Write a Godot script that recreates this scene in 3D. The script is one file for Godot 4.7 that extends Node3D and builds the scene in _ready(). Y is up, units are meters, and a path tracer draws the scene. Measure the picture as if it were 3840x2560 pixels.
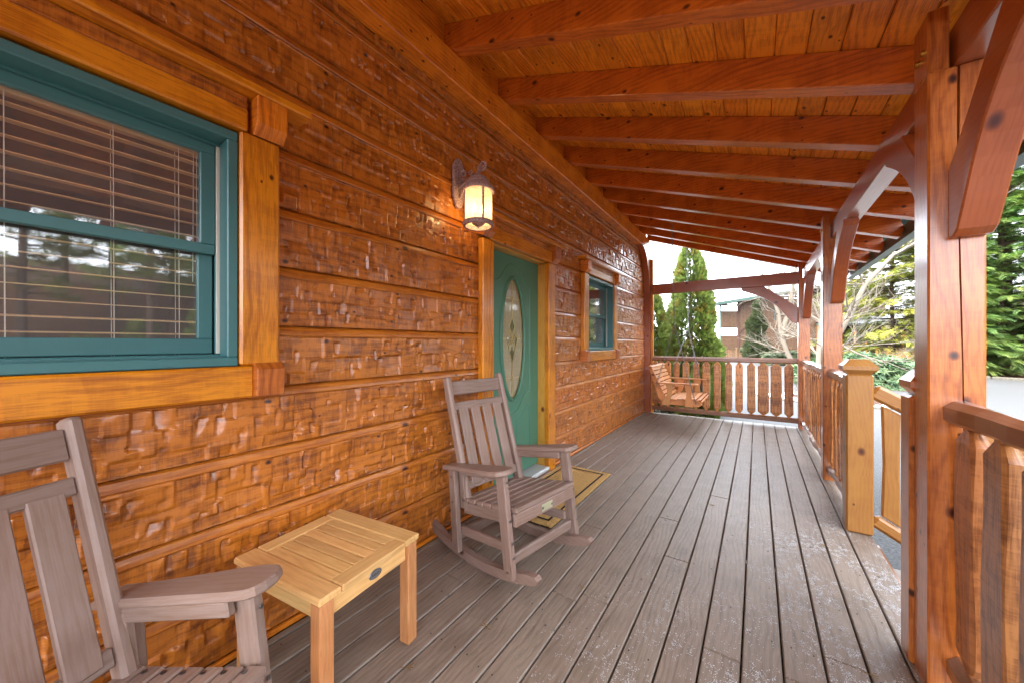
extends Node3D
# A timber porch along a hand-hewn log cabin: y up, metres, the wall face is x = 0, the deck is y = 0, the porch runs along -z.

var rng := RandomNumberGenerator.new()
var mats := {}
var tex := {}
var cache := {}
var numbers := {}

# ------------------------------------------------------------------ mesh builder
class MB:
	var v := PackedVector3Array()
	var n := PackedVector3Array()
	var uv := PackedVector2Array()
	var col := PackedColorArray()
	var ix := PackedInt32Array()
	var color := Color(1, 1, 1)
	var use_color := false

	func put(p: Vector3, nn: Vector3, t: Vector2) -> int:
		v.append(p)
		n.append(nn)
		uv.append(t)
		if use_color:
			col.append(color)
		return v.size() - 1

	func tri(a: Vector3, b: Vector3, c: Vector3, ta: Vector2, tb: Vector2, tc: Vector2) -> void:
		var nn := (b - a).cross(c - a)
		if nn.length_squared() < 1e-16:
			return
		nn = nn.normalized()
		var i := put(a, nn, ta)
		put(b, nn, tb)
		put(c, nn, tc)
		ix.append(i)
		ix.append(i + 2)
		ix.append(i + 1)

	func quad(a: Vector3, b: Vector3, c: Vector3, d: Vector3, ta: Vector2, tb: Vector2, tc: Vector2, td: Vector2) -> void:
		var nn := (c - a).cross(d - b)
		if nn.length_squared() < 1e-16:
			return
		nn = nn.normalized()
		var i := put(a, nn, ta)
		put(b, nn, tb)
		put(c, nn, tc)
		put(d, nn, td)
		ix.append_array([i, i + 2, i + 1, i, i + 3, i + 2])

	# a chamfered box; u of its texture runs along its longest side
	func box(size: Vector3, at := Transform3D(), bevel := 0.003) -> void:
		var h := size * 0.5
		var b: float = minf(bevel, minf(h.x, minf(h.y, h.z)) * 0.9)
		var l := size.max_axis_index()
		var corner := func(face: int, s: Vector3) -> Vector3:
			var p := Vector3()
			for k in 3:
				p[k] = s[k] * (h[k] if k == face else h[k] - b)
			return p
		var t := func(p: Vector3, a: int) -> Vector2:
			if a == l:
				return Vector2(p[(a + 1) % 3], p[(a + 2) % 3])
			return Vector2(p[l], p[3 - a - l])
		for a in 3:
			var e := (a + 1) % 3
			var g := (a + 2) % 3
			for s in [-1.0, 1.0]:
				var q := []
				for c in [[-1, -1], [1, -1], [1, 1], [-1, 1]]:
					var sg := Vector3()
					sg[a] = s
					sg[e] = c[0] * s
					sg[g] = c[1]
					q.append(corner.call(a, sg))
				quad(at * q[0], at * q[1], at * q[2], at * q[3], t.call(q[0], a), t.call(q[1], a), t.call(q[2], a), t.call(q[3], a))
			# edges along axis a join faces e and g
			if b > 0.0:
				for s in [-1.0, 1.0]:
					for r in [-1.0, 1.0]:
						var s0 := Vector3()
						s0[a] = -1
						s0[e] = s
						s0[g] = r
						var s1 := s0
						s1[a] = 1
						var p0: Vector3 = corner.call(e, s0)
						var p1: Vector3 = corner.call(e, s1)
						var p2: Vector3 = corner.call(g, s1)
						var p3: Vector3 = corner.call(g, s0)
						if s * r > 0:
							quad(at * p0, at * p3, at * p2, at * p1, t.call(p0, e), t.call(p3, e), t.call(p2, e), t.call(p1, e))
						else:
							quad(at * p0, at * p1, at * p2, at * p3, t.call(p0, e), t.call(p1, e), t.call(p2, e), t.call(p3, e))
		if b > 0.0:
			for sx in [-1.0, 1.0]:
				for sy in [-1.0, 1.0]:
					for sz in [-1.0, 1.0]:
						var s := Vector3(sx, sy, sz)
						var p0: Vector3 = corner.call(0, s)
						var p1: Vector3 = corner.call(1, s)
						var p2: Vector3 = corner.call(2, s)
						var w := Vector2(p0.x, p0.y)
						if sx * sy * sz > 0:
							tri(at * p0, at * p1, at * p2, w, w, w)
						else:
							tri(at * p0, at * p2, at * p1, w, w, w)

	# a bar from p to q; w across (sideways), h upwards
	func bar(p: Vector3, q: Vector3, w: float, h: float, bevel := 0.003, up := Vector3.UP) -> void:
		box(Vector3((q - p).length(), h, w), MB.along(p, q, up), bevel)

	static func along(p: Vector3, q: Vector3, up := Vector3.UP) -> Transform3D:
		var x := (q - p).normalized()
		if absf(x.dot(up)) > 0.99:
			up = Vector3.RIGHT if absf(x.x) < 0.9 else Vector3.UP
		var z := x.cross(up).normalized()
		return Transform3D(Basis(x, z.cross(x), z), (p + q) * 0.5)

	# rings of points, all with as many points; joined into a skin. smooth: shared normals
	func loft(rings: Array, smooth := true, caps := true, closed := true) -> void:
		var m: int = rings[0].size()
		var run := 0.0
		var us := PackedFloat32Array()
		for i in rings.size():
			if i > 0:
				run += (rings[i][0] - rings[i - 1][0]).length()
			us.append(run)
		var vs := PackedFloat32Array()
		var mid: PackedVector3Array = rings[rings.size() / 2]
		run = 0.0
		for j in m + 1:
			vs.append(run)
			run += (mid[(j + 1) % m] - mid[j % m]).length()
		var last := m if closed else m - 1
		if smooth:
			var base := v.size()
			for i in rings.size():
				var a: PackedVector3Array = rings[maxi(i - 1, 0)]
				var b: PackedVector3Array = rings[mini(i + 1, rings.size() - 1)]
				var r: PackedVector3Array = rings[i]
				for j in m + 1:
					var k := j % m
					var du := b[k] - a[k]
					var dv := r[(k + 1) % m] - r[(k - 1 + m) % m]
					if not closed:
						dv = r[mini(k + 1, m - 1)] - r[maxi(k - 1, 0)]
					var nn := dv.cross(du)
					put(r[k], nn.normalized() if nn.length_squared() > 1e-16 else Vector3.UP, Vector2(us[i], vs[j]))
			for i in rings.size() - 1:
				for j in last:
					var a := base + i * (m + 1) + j
					var b := a + m + 1
					ix.append_array([a, b, a + 1, a + 1, b, b + 1])
		else:
			for i in rings.size() - 1:
				for j in last:
					var k := (j + 1) % m
					quad(rings[i][j], rings[i][k], rings[i + 1][k], rings[i + 1][j], Vector2(us[i], vs[j]), Vector2(us[i], vs[j + 1]), Vector2(us[i + 1], vs[j + 1]), Vector2(us[i + 1], vs[j]))
		if caps and closed:
			for e in 2:
				var r: PackedVector3Array = rings[0] if e == 0 else rings[-1]
				var c := Vector3()
				for p in r:
					c += p
				c /= m
				for j in m:
					var k := (j + 1) % m
					if e == 0:
						tri(c, r[k], r[j], Vector2(), Vector2(vs[j + 1], 0.02), Vector2(vs[j], 0.02))
					else:
						tri(c, r[j], r[k], Vector2(), Vector2(vs[j], 0.02), Vector2(vs[j + 1], 0.02))

	func tube(path: Array, radii: Array, sides := 8, caps := true) -> void:
		var rings := []
		var ref := Vector3(0.13, 0.31, 0.94).normalized()
		for i in path.size():
			var d: Vector3 = (path[mini(i + 1, path.size() - 1)] - path[maxi(i - 1, 0)]).normalized()
			var x := d.cross(ref)
			if x.length() < 0.1:
				x = d.cross(Vector3(0.9, 0.2, 0.1))
			x = x.normalized()
			var y := d.cross(x)
			ref = x.cross(d) if false else ref
			var r := PackedVector3Array()
			var rad: float = radii[mini(i, radii.size() - 1)]
			for j in sides:
				var a := TAU * j / sides
				r.append(path[i] + (x * cos(a) + y * sin(a)) * rad)
			rings.append(r)
		loft(rings, true, caps)

	# profile of (radius, height), turned about y
	func lathe(profile: Array, seg := 20, at := Transform3D()) -> void:
		for i in profile.size() - 1:
			var a: Vector2 = profile[i]
			var b: Vector2 = profile[i + 1]
			var d := (b - a)
			if d.length() < 1e-6:
				continue
			var nr := Vector2(d.y, -d.x).normalized()
			var base := v.size()
			for j in seg + 1:
				var w := TAU * j / seg
				var dir := Vector3(cos(w), 0, sin(w))
				var nn := at.basis * (dir * nr.x + Vector3.UP * nr.y)
				put(at * (dir * a.x + Vector3.UP * a.y), nn.normalized(), Vector2(a.y, w * 0.1))
				put(at * (dir * b.x + Vector3.UP * b.y), nn.normalized(), Vector2(b.y, w * 0.1))
			for j in seg:
				var k := base + j * 2
				ix.append_array([k, k + 2, k + 1, k + 1, k + 2, k + 3])

	# a flat outline (x, y), drawn out along z by depth, with a small chamfer
	func prism(pts: PackedVector2Array, depth: float, at := Transform3D(), bevel := 0.0, swap := false) -> void:
		if Geometry2D.is_polygon_clockwise(pts):
			pts.reverse()
		var inner := pts
		if bevel > 0.0:
			var off := Geometry2D.offset_polygon(pts, -bevel, Geometry2D.JOIN_MITER)
			if off.size() == 1 and off[0].size() == pts.size():
				# the offset may start at another point: line it up
				var best := 0
				var bd := 1e9
				for k in pts.size():
					var dd: float = (off[0][k] - pts[0]).length()
					if dd < bd:
						bd = dd
						best = k
				inner = PackedVector2Array()
				var o: PackedVector2Array = off[0]
				if Geometry2D.is_polygon_clockwise(o):
					o.reverse()
					best = pts.size() - 1 - best
				for k in pts.size():
					inner.append(o[(best + k) % pts.size()])
			else:
				bevel = 0.0
		var h := depth * 0.5
		var t := func(p: Vector2) -> Vector2: return Vector2(p.y, p.x) if swap else p
		for s in [-1.0, 1.0]:
			var tr := Geometry2D.triangulate_polygon(inner)
			for k in range(0, tr.size(), 3):
				var a := inner[tr[k]]
				var b := inner[tr[k + 1]]
				var c := inner[tr[k + 2]]
				if (b - a).cross(c - a) < 0:
					var w := b
					b = c
					c = w
				if s > 0:
					tri(at * Vector3(a.x, a.y, h), at * Vector3(b.x, b.y, h), at * Vector3(c.x, c.y, h), t.call(a), t.call(b), t.call(c))
				else:
					tri(at * Vector3(a.x, a.y, -h), at * Vector3(c.x, c.y, -h), at * Vector3(b.x, b.y, -h), t.call(a), t.call(c), t.call(b))
		var run := 0.0
		var m := pts.size()
		for k in m:
			var a := pts[k]
			var b := pts[(k + 1) % m]
			var nx := run + (b - a).length()
			var z := h - bevel
			quad(at * Vector3(a.x, a.y, -z), at * Vector3(b.x, b.y, -z), at * Vector3(b.x, b.y, z), at * Vector3(a.x, a.y, z), Vector2(run, 0), Vector2(nx, 0), Vector2(nx, depth), Vector2(run, depth))
			if bevel > 0.0:
				var c := inner[k]
				var d := inner[(k + 1) % m]
				quad(at * Vector3(a.x, a.y, z), at * Vector3(b.x, b.y, z), at * Vector3(d.x, d.y, h), at * Vector3(c.x, c.y, h), t.call(a), t.call(b), t.call(d), t.call(c))
				quad(at * Vector3(b.x, b.y, -z), at * Vector3(a.x, a.y, -z), at * Vector3(c.x, c.y, -h), at * Vector3(d.x, d.y, -h), t.call(b), t.call(a), t.call(c), t.call(d))
			run = nx

	func mesh() -> ArrayMesh:
		var a := []
		a.resize(Mesh.ARRAY_MAX)
		a[Mesh.ARRAY_VERTEX] = v
		a[Mesh.ARRAY_NORMAL] = n
		a[Mesh.ARRAY_TEX_UV] = uv
		if use_color:
			a[Mesh.ARRAY_COLOR] = col
		a[Mesh.ARRAY_INDEX] = ix
		var m := ArrayMesh.new()
		m.add_surface_from_arrays(Mesh.PRIMITIVE_TRIANGLES, a)
		return m

# ------------------------------------------------------------------ scene helpers
func numbered(called: String) -> String:
	numbers[called] = numbers.get(called, -1) + 1
	return called if numbers[called] == 0 else "%s_%03d" % [called, numbers[called]]

func tag(o: Node3D, label: String, category: String, group := "", kind := "") -> Node3D:
	if label: o.set_meta("label", label)
	if category: o.set_meta("category", category)
	if group: o.set_meta("group", group)
	if kind: o.set_meta("kind", kind)
	return o

func thing(called: String, label: String, category: String, at := Vector3(), turn := 0.0, group := "") -> Node3D:
	var o := Node3D.new()
	o.name = numbered(called)
	add_child(o, true)
	o.position = at
	o.rotation.y = turn
	return tag(o, label, category, group)

func sub(parent: Node3D, called: String, at := Vector3()) -> Node3D:
	var o := Node3D.new()
	o.name = called
	parent.add_child(o, true)
	o.position = at
	return o

func part(parent: Node3D, called: String, mesh: Mesh, m: Material, at := Transform3D()) -> MeshInstance3D:
	var o := MeshInstance3D.new()
	o.name = called if parent != self else numbered(called)
	o.mesh = mesh
	o.material_override = m
	parent.add_child(o, true)
	o.transform = at
	return o

func box_mesh(size: Vector3, bevel := 0.003) -> ArrayMesh:
	var key := "%d_%d_%d_%d" % [roundi(size.x * 2000), roundi(size.y * 2000), roundi(size.z * 2000), roundi(bevel * 10000)]
	if not cache.has(key):
		var mb := MB.new()
		mb.box(size, Transform3D(), bevel)
		cache[key] = mb.mesh()
	return cache[key]

func block(parent: Node3D, called: String, center: Vector3, size: Vector3, m: Material, bevel := 0.003) -> MeshInstance3D:
	return part(parent, called, box_mesh(size, bevel), m, Transform3D(Basis(), center))

# box given by its corners
func slab(parent: Node3D, called: String, a: Vector3, b: Vector3, m: Material, bevel := 0.003) -> MeshInstance3D:
	return block(parent, called, (a + b) * 0.5, (b - a).abs(), m, bevel)

func bar(parent: Node3D, called: String, p: Vector3, q: Vector3, w: float, h: float, m: Material, bevel := 0.003, up := Vector3.UP) -> MeshInstance3D:
	return part(parent, called, box_mesh(Vector3((q - p).length(), h, w), bevel), m, MB.along(p, q, up))

func rnd(a: float, b: float) -> float:
	return rng.randf_range(a, b)

# ------------------------------------------------------------------ textures
# Wood: u runs along the grain (2.4 m), v across (0.8 m, mirrored half way), so that both directions repeat without a seam.
func wood_image(called: String, sd: int, rings: float, knots: int, fibre: float, saw: float, patch: float, light: Color, dark: Color, knot: Color) -> void:
	var w := 1024
	var h := 192
	var im := Image.create(w, h * 2, false, Image.FORMAT_RGB8)
	var hi := Image.create(w, h * 2, false, Image.FORMAT_L8)
	var n1 := FastNoiseLite.new()
	n1.seed = sd
	n1.noise_type = FastNoiseLite.TYPE_SIMPLEX_SMOOTH
	n1.frequency = 1.0
	n1.fractal_octaves = 2
	var cell := FastNoiseLite.new()
	cell.seed = sd + 5
	cell.noise_type = FastNoiseLite.TYPE_CELLULAR
	cell.cellular_return_type = FastNoiseLite.RETURN_CELL_VALUE
	cell.cellular_jitter = 0.9
	cell.frequency = 1.0
	var r := RandomNumberGenerator.new()
	r.seed = sd * 7 + 1
	var ks := []
	for k in knots:
		ks.append(Vector3(r.randf() * 2.4, r.randf_range(0.03, 0.37), 0.004 + 0.015 * r.randf() * r.randf()))
	var data := PackedByteArray()
	data.resize(w * h * 2 * 3)
	var hd := PackedByteArray()
	hd.resize(w * h * 2)
	for x in w:
		var u := 2.4 * x / w
		var a := TAU * x / w
		var cx := cos(a) * 0.382
		var cy := sin(a) * 0.382
		var near := []
		for k: Vector3 in ks:
			var du := u - k.x
			if du > 1.2: du -= 2.4
			if du < -1.2: du += 2.4
			if absf(du) < k.z * 9.0:
				near.append([du, k.y, k.z])
		for y in h:
			var vv := 0.4 * y / h
			var warp := n1.get_noise_3d(cx * 1.1, cy * 1.1, vv * 1.5) + 0.06 * n1.get_noise_3d(cx * 8.0, cy * 8.0, vv * 12.0)
			var c := vv * rings + warp * rings * 0.075
			var core := 0.0
			for k in near:
				var dv: float = vv - k[1]
				var q: float = k[2]
				var d := sqrt(k[0] * k[0] / 5.0 + dv * dv)
				var pull := exp(-d * d / (q * q * 7.0))
				c += (d * rings * 1.2 - dv * rings * 0.4) * pull
				core = maxf(core, clampf(1.35 - sqrt(k[0] * k[0] / 2.0 + dv * dv) / q, 0.0, 1.0))
			var g := 0.5 + 0.5 * sin(TAU * c)
			g = g * g * (0.55 + 0.45 * n1.get_noise_2d(floor(c) * 3.7, 1.3))
			var f := 0.5 + 0.5 * n1.get_noise_3d(cx * 9.0, cy * 9.0, vv * 240.0)
			var s := 0.5 + 0.5 * n1.get_noise_3d(cx * 190.0, cy * 190.0, vv * 9.0 + 40.0)
			var tone := 0.5 + 0.5 * n1.get_noise_3d(cx * 4.0, cy * 4.0, vv * 6.0 + 9.0)
			var t := clampf(0.38 * g + fibre * (f - 0.5) + saw * (s - 0.5) + 0.55 * (tone - 0.35) + patch * cell.get_noise_3d(cx * 34.0, cy * 34.0, vv * 13.0), 0.0, 1.0)
			var o := light.lerp(dark, t).lerp(knot, core)
			var hh := clampi(int(255.0 * clampf(0.62 - 0.34 * g + 0.5 * fibre * (f - 0.5) + 0.9 * saw * (s - 0.5) - 0.15 * core, 0.0, 1.0)), 0, 255)
			for j in [y, 2 * h - 1 - y]:
				var at: int = (j * w + x)
				data[at * 3] = int(o.r * 255.0)
				data[at * 3 + 1] = int(o.g * 255.0)
				data[at * 3 + 2] = int(o.b * 255.0)
				hd[at] = hh
	im.set_data(w, h * 2, false, Image.FORMAT_RGB8, data)
	hi.set_data(w, h * 2, false, Image.FORMAT_L8, hd)
	tex[called] = ImageTexture.create_from_image(im)
	tex[called + "_h"] = ImageTexture.create_from_image(hi)

func noise_tex(called: String, freq: float, octaves: int, a: Color, b: Color, size := 512, lo := 0.0, hi := 1.0) -> void:
	var n := FastNoiseLite.new()
	n.seed = called.hash() % 1000
	n.frequency = freq
	n.fractal_octaves = octaves
	var im := n.get_seamless_image(size, size)
	im.convert(Image.FORMAT_L8)
	var src := im.get_data()
	var out := PackedByteArray()
	out.resize(size * size * 3)
	for k in size * size:
		var t := clampf((src[k] / 255.0 - lo) / (hi - lo), 0.0, 1.0)
		out[k * 3] = int(lerpf(a.r, b.r, t) * 255.0)
		out[k * 3 + 1] = int(lerpf(a.g, b.g, t) * 255.0)
		out[k * 3 + 2] = int(lerpf(a.b, b.b, t) * 255.0)
	tex[called] = ImageTexture.create_from_image(Image.create_from_data(size, size, false, Image.FORMAT_RGB8, out))

# ------------------------------------------------------------------ materials
func plain(key: String, c: Color, rough := 0.6, metal := 0.0) -> StandardMaterial3D:
	var m := StandardMaterial3D.new()
	m.resource_name = key
	m.albedo_color = c
	m.roughness = rough
	m.metallic = metal
	mats[key] = m
	return m

# several boards' worth of one stained wood: same stain, other stretch of grain
func wood(key: String, t: String, stain: Color, rough: float, coat: float, bump: float, variants := 5, spread := 0.10) -> void:
	mats[key] = []
	for k in variants:
		var m := StandardMaterial3D.new()
		m.resource_name = key
		var f := 1.0 + rnd(-spread, spread)
		var g := f * (1.0 + rnd(-0.4, 0.4) * spread)
		m.albedo_color = Color(minf(stain.r * f, 1.0), minf(stain.g * g, 1.0), minf(stain.b * g, 1.0))
		m.albedo_texture = tex[t]
		m.uv1_scale = Vector3(1.0 / 2.4, 1.0 / 0.8, 1)
		m.uv1_offset = Vector3(rng.randf(), 0.19 + rnd(-0.06, 0.06) + (0.5 if k % 2 else 0.0), 0)
		m.roughness = rough
		if bump > 0.0:
			m.heightmap_enabled = true
			m.heightmap_texture = tex[t + "_h"]
			m.heightmap_scale = bump
		if coat > 0.0:
			m.clearcoat_enabled = true
			m.clearcoat = coat
			m.clearcoat_roughness = 0.2
		mats[key].append(m)

func pick(key: String) -> Material:
	var a: Array = mats[key]
	return a[rng.randi() % a.size()]

func tiled(key: String, t: String, c: Color, metres: float, rough := 0.9, bump := 0.0) -> StandardMaterial3D:
	var m := plain(key, c, rough)
	m.albedo_texture = tex[t]
	m.uv1_triplanar = true
	m.uv1_world_triplanar = true
	m.uv1_scale = Vector3.ONE / metres
	if bump > 0.0:
		m.heightmap_enabled = true
		m.heightmap_texture = tex[t]
		m.heightmap_scale = bump
	return m

func make_materials() -> void:
	wood_image("pine", 3, 34.0, 15, 0.65, 0.10, 0.10, Color(1, 1, 1), Color(0.56, 0.40, 0.28), Color(0.26, 0.13, 0.07))
	wood_image("hewn", 11, 26.0, 9, 0.60, 0.30, 0.30, Color(1, 1, 1), Color(0.38, 0.27, 0.19), Color(0.22, 0.12, 0.07))
	wood_image("clear", 21, 46.0, 2, 0.60, 0.06, 0.06, Color(1, 1, 1), Color(0.82, 0.73, 0.63), Color(0.45, 0.28, 0.16))
	wood_image("decking", 31, 40.0, 3, 0.75, 0.05, 0.05, Color(1, 1, 1), Color(0.66, 0.64, 0.62), Color(0.45, 0.42, 0.40))
	wood("log", "hewn", Color(0.745, 0.43, 0.115), 0.44, 0.6, 0.30, 6, 0.05)
	wood("strip", "pine", Color(0.76, 0.45, 0.12), 0.40, 0.6, 0.05, 5, 0.06)
	wood("trim", "pine", Color(0.83, 0.52, 0.085), 0.36, 0.6, 0.05, 5, 0.04)
	wood("jamb", "clear", Color(0.88, 0.66, 0.28), 0.42, 0.3, 0.03, 3, 0.03)
	wood("header", "pine", Color(0.90, 0.52, 0.12), 0.40, 0.4, 0.06, 3, 0.04)
	wood("ceiling", "pine", Color(1.0, 0.62, 0.15), 0.42, 0.3, 0.04, 7, 0.07)
	wood("rafter", "pine", Color(0.83, 0.43, 0.115), 0.32, 0.8, 0.05, 6, 0.06)
	wood("post", "pine", Color(0.75, 0.435, 0.18), 0.32, 0.7, 0.06, 4, 0.05)
	wood("brace", "clear", Color(0.62, 0.31, 0.14), 0.28, 0.9, 0.04, 4, 0.05)
	wood("rail", "clear", Color(0.54, 0.35, 0.22), 0.32, 0.7, 0.10, 5, 0.08)
	wood("baluster", "hewn", Color(0.80, 0.53, 0.29), 0.38, 0.4, 0.14, 6, 0.10)
	wood("rough_baluster", "hewn", Color(0.64, 0.41, 0.23), 0.36, 0.6, 0.20, 4, 0.08)
	wood("newel", "clear", Color(0.64, 0.44, 0.19), 0.42, 0.3, 0.05, 3, 0.05)
	wood("deck", "decking", Color(0.53, 0.468, 0.415), 0.46, 0.0, 0.22, 7, 0.02)
	wood("poly", "clear", Color(0.56, 0.47, 0.43), 0.52, 0.0, 0.05, 4, 0.04)
	wood("teak", "clear", Color(0.89, 0.71, 0.46), 0.55, 0.0, 0.05, 5, 0.05)
	wood("teak_leg", "clear", Color(0.80, 0.56, 0.36), 0.52, 0.0, 0.05, 3, 0.05)
	wood("swing", "clear", Color(0.80, 0.55, 0.33), 0.5, 0.1, 0.05, 5, 0.06)
	wood("far_log", "hewn", Color(0.36, 0.26, 0.18), 0.7, 0.0, 0.1, 3, 0.06)
	wood("far_red", "hewn", Color(0.26, 0.16, 0.13), 0.7, 0.0, 0.1, 3, 0.06)
	wood("fence", "clear", Color(0.42, 0.33, 0.25), 0.8, 0.0, 0.05, 6, 0.15)
	wood("slat", "clear", Color(0.95, 0.80, 0.58), 0.5, 0.0, 0.0, 2, 0.02)
	noise_tex("grit", 0.11, 4, Color(0.72, 0.72, 0.72), Color(1, 1, 1), 512, 0.3, 0.7)
	noise_tex("blotch", 0.02, 5, Color(0.75, 0.75, 0.75), Color(1, 1, 1), 512, 0.25, 0.75)
	noise_tex("litter", 0.06, 5, Color(0.45, 0.33, 0.24), Color(1, 0.86, 0.68), 512, 0.3, 0.7)
	noise_tex("coir", 0.16, 4, Color(0.62, 0.55, 0.45), Color(1, 1, 1), 512, 0.3, 0.7)
	noise_tex("rust", 0.03, 4, Color(0.72, 0.68, 0.66), Color(1, 1, 1), 256, 0.3, 0.7)
	tiled("asphalt", "grit", Color(0.335, 0.337, 0.342), 1.7, 0.95, 0.3)
	tiled("soil", "litter", Color(0.34, 0.25, 0.18), 2.3, 0.95, 1.0)
	tiled("concrete", "blotch", Color(0.40, 0.39, 0.36), 1.1, 0.85, 0.2)
	tiled("coir", "coir", Color(0.94, 0.77, 0.49), 0.23, 0.95, 0.6)
	plain("mat_print", Color(0.10, 0.08, 0.08), 0.95)
	plain("rubber", Color(0.06, 0.06, 0.06), 0.8)
	plain("green_door", Color(0.31, 0.52, 0.43), 0.40)
	var gw := plain("green_frame", Color(0.25, 0.45, 0.46), 0.35)
	gw.clearcoat_enabled = true
	gw.clearcoat = 0.2
	plain("vinyl", Color(0.80, 0.79, 0.74), 0.4)
	plain("floor_brown", Color(0.36, 0.27, 0.20), 0.8)  # even brown of the room floor boards
	plain("room_wall", Color(0.46, 0.31, 0.19), 0.8)
	plain("came", Color(0.78, 0.72, 0.50), 0.3, 0.9)
	plain("cord", Color(0.88, 0.86, 0.80), 0.8)
	plain("zinc", Color(0.50, 0.50, 0.51), 0.4, 1.0)
	plain("brass", Color(0.72, 0.52, 0.22), 0.35, 1.0)
	plain("gutter", Color(0.33, 0.43, 0.41), 0.4)
	plain("roof_green", Color(0.22, 0.31, 0.29), 0.5)
	plain("roof_metal", Color(0.36, 0.37, 0.38), 0.45)
	plain("plate", Color(0.74, 0.73, 0.60), 0.4, 0.4)
	plain("badge", Color(0.62, 0.62, 0.64), 0.35, 0.8)
	plain("ink", Color(0.12, 0.12, 0.13), 0.6)
	plain("snow", Color(0.90, 0.92, 0.95), 0.8)
	plain("aluminium", Color(0.78, 0.79, 0.80), 0.55, 0.3)
	plain("bark_pale", Color(0.44, 0.41, 0.37), 0.9)
	plain("bark_dark", Color(0.30, 0.24, 0.20), 0.95)
	plain("dead_leaf", Color(0.52, 0.36, 0.22), 0.9)
	plain("straw", Color(0.52, 0.41, 0.26), 0.9)
	var lm := tiled("lantern_metal", "rust", Color(0.72, 0.61, 0.60), 0.12, 0.62, 0.05)
	lm.metallic = 0.1
	var glass := plain("glass", Color(1, 1, 1, 0.02), 0.02)
	glass.transparency = BaseMaterial3D.TRANSPARENCY_ALPHA
	glass.metallic_specular = 0.8
	var seed_glass := plain("seeded_glass", Color(0.97, 0.95, 0.84), 0.35)
	seed_glass.albedo_color.a = 0.50
	seed_glass.transparency = BaseMaterial3D.TRANSPARENCY_ALPHA
	seed_glass.backlight_enabled = true
	seed_glass.backlight = Color(0.8, 0.77, 0.66)
	var dg := plain("door_glass", Color(0.80, 0.76, 0.63), 0.22)
	dg.albedo_texture = tex["blotch"]
	dg.uv1_triplanar = true
	dg.uv1_scale = Vector3.ONE / 0.09
	dg.heightmap_enabled = true
	dg.heightmap_texture = tex["coir"]
	dg.heightmap_scale = 0.25
	dg.clearcoat_enabled = true
	dg.clearcoat = 1.0
	dg.clearcoat_roughness = 0.05
	plain("bevel_glass", Color(0.42, 0.44, 0.33), 0.05)
	for a in [["leaf_cedar", Color(0.37, 0.44, 0.20)], ["leaf_pine", Color(0.57, 0.59, 0.28)], ["leaf_cypress", Color(0.49, 0.60, 0.35)], ["leaf_laurel", Color(0.38, 0.48, 0.35)], ["leaf_hedge", Color(0.32, 0.36, 0.26)], ["leaf_forest", Color(0.44, 0.50, 0.24)]]:
		var m := plain(a[0], a[1], 0.55)
		m.vertex_color_use_as_albedo = true
		m.backlight_enabled = true
		m.backlight = Color(0.55, 0.6, 0.35)
		m.cull_mode = BaseMaterial3D.CULL_DISABLED

# ------------------------------------------------------------------ the scene
const EYE := Vector3(1.78, 1.30, 0.0)
const YAW := 34.47

func _ready() -> void:
	rng.seed = 20
	# camera
	var cam := Camera3D.new()
	cam.name = "camera"
	cam.projection = Camera3D.PROJECTION_FRUSTUM
	cam.near = 0.05
	cam.far = 900.0
	cam.size = 0.05 * 2560.0 / 1340.0
	cam.frustum_offset = Vector2(0, 0.05 * 8.0 / 1340.0)
	cam.position = EYE
	cam.rotation_degrees = Vector3(0, YAW, 0)
	add_child(cam)
	cam.current = true
	# sky: even cloud
	var sky := ProceduralSkyMaterial.new()
	sky.sky_top_color = Color(0.86, 0.90, 0.95)
	sky.sky_horizon_color = Color(0.93, 0.95, 0.98)
	sky.sky_curve = 0.2
	sky.ground_bottom_color = Color(0.35, 0.34, 0.32)
	sky.ground_horizon_color = Color(0.6, 0.6, 0.6)
	sky.sun_angle_max = 1.0
	var env := Environment.new()
	env.background_mode = Environment.BG_SKY
	env.sky = Sky.new()
	env.sky.sky_material = sky
	env.background_energy_multiplier = 1.0
	env.tonemap_mode = Environment.TONE_MAPPER_LINEAR
	env.tonemap_exposure = 11.6
	env.sdfgi_enabled = true
	env.ssao_enabled = true
	env.ssil_enabled = true
	var we := WorldEnvironment.new()
	we.name = "environment"
	we.environment = env
	add_child(we)
	var sun := DirectionalLight3D.new()
	sun.name = "sun"
	sun.light_energy = 0.45
	sun.light_color = Color(1.0, 0.97, 0.93)
	sun.light_angular_distance = 35.0
	sun.shadow_enabled = true
	sun.rotation_degrees = Vector3(-48, -22, 0)
	add_child(sun)

	make_materials()
	build_ground()
	build_cabin()
	build_deck()
	build_roof()
	build_frame()
	build_railings()
	build_stairs()
	build_lantern()
	build_chairs()
	build_table()
	build_mat()
	build_swing()
	build_small_things()
	build_outside()

# ------------------------------------------------------------------ setting: ground
func height_at(x: float, z: float) -> float:
	var y := -0.55
	# ground rises towards the neighbours and, steeply, up the wooded bank across the road
	y += 1.1 * smoothstep(16.0, 50.0, -z) * (1.0 - 0.85 * smoothstep(7.5, 12.0, x))
	var bank := maxf(x - 16.0, minf(-z - 28.8, x - 9.5))
	y += 6.5 * smoothstep(0.0, 15.0, bank)
	return y

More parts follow.
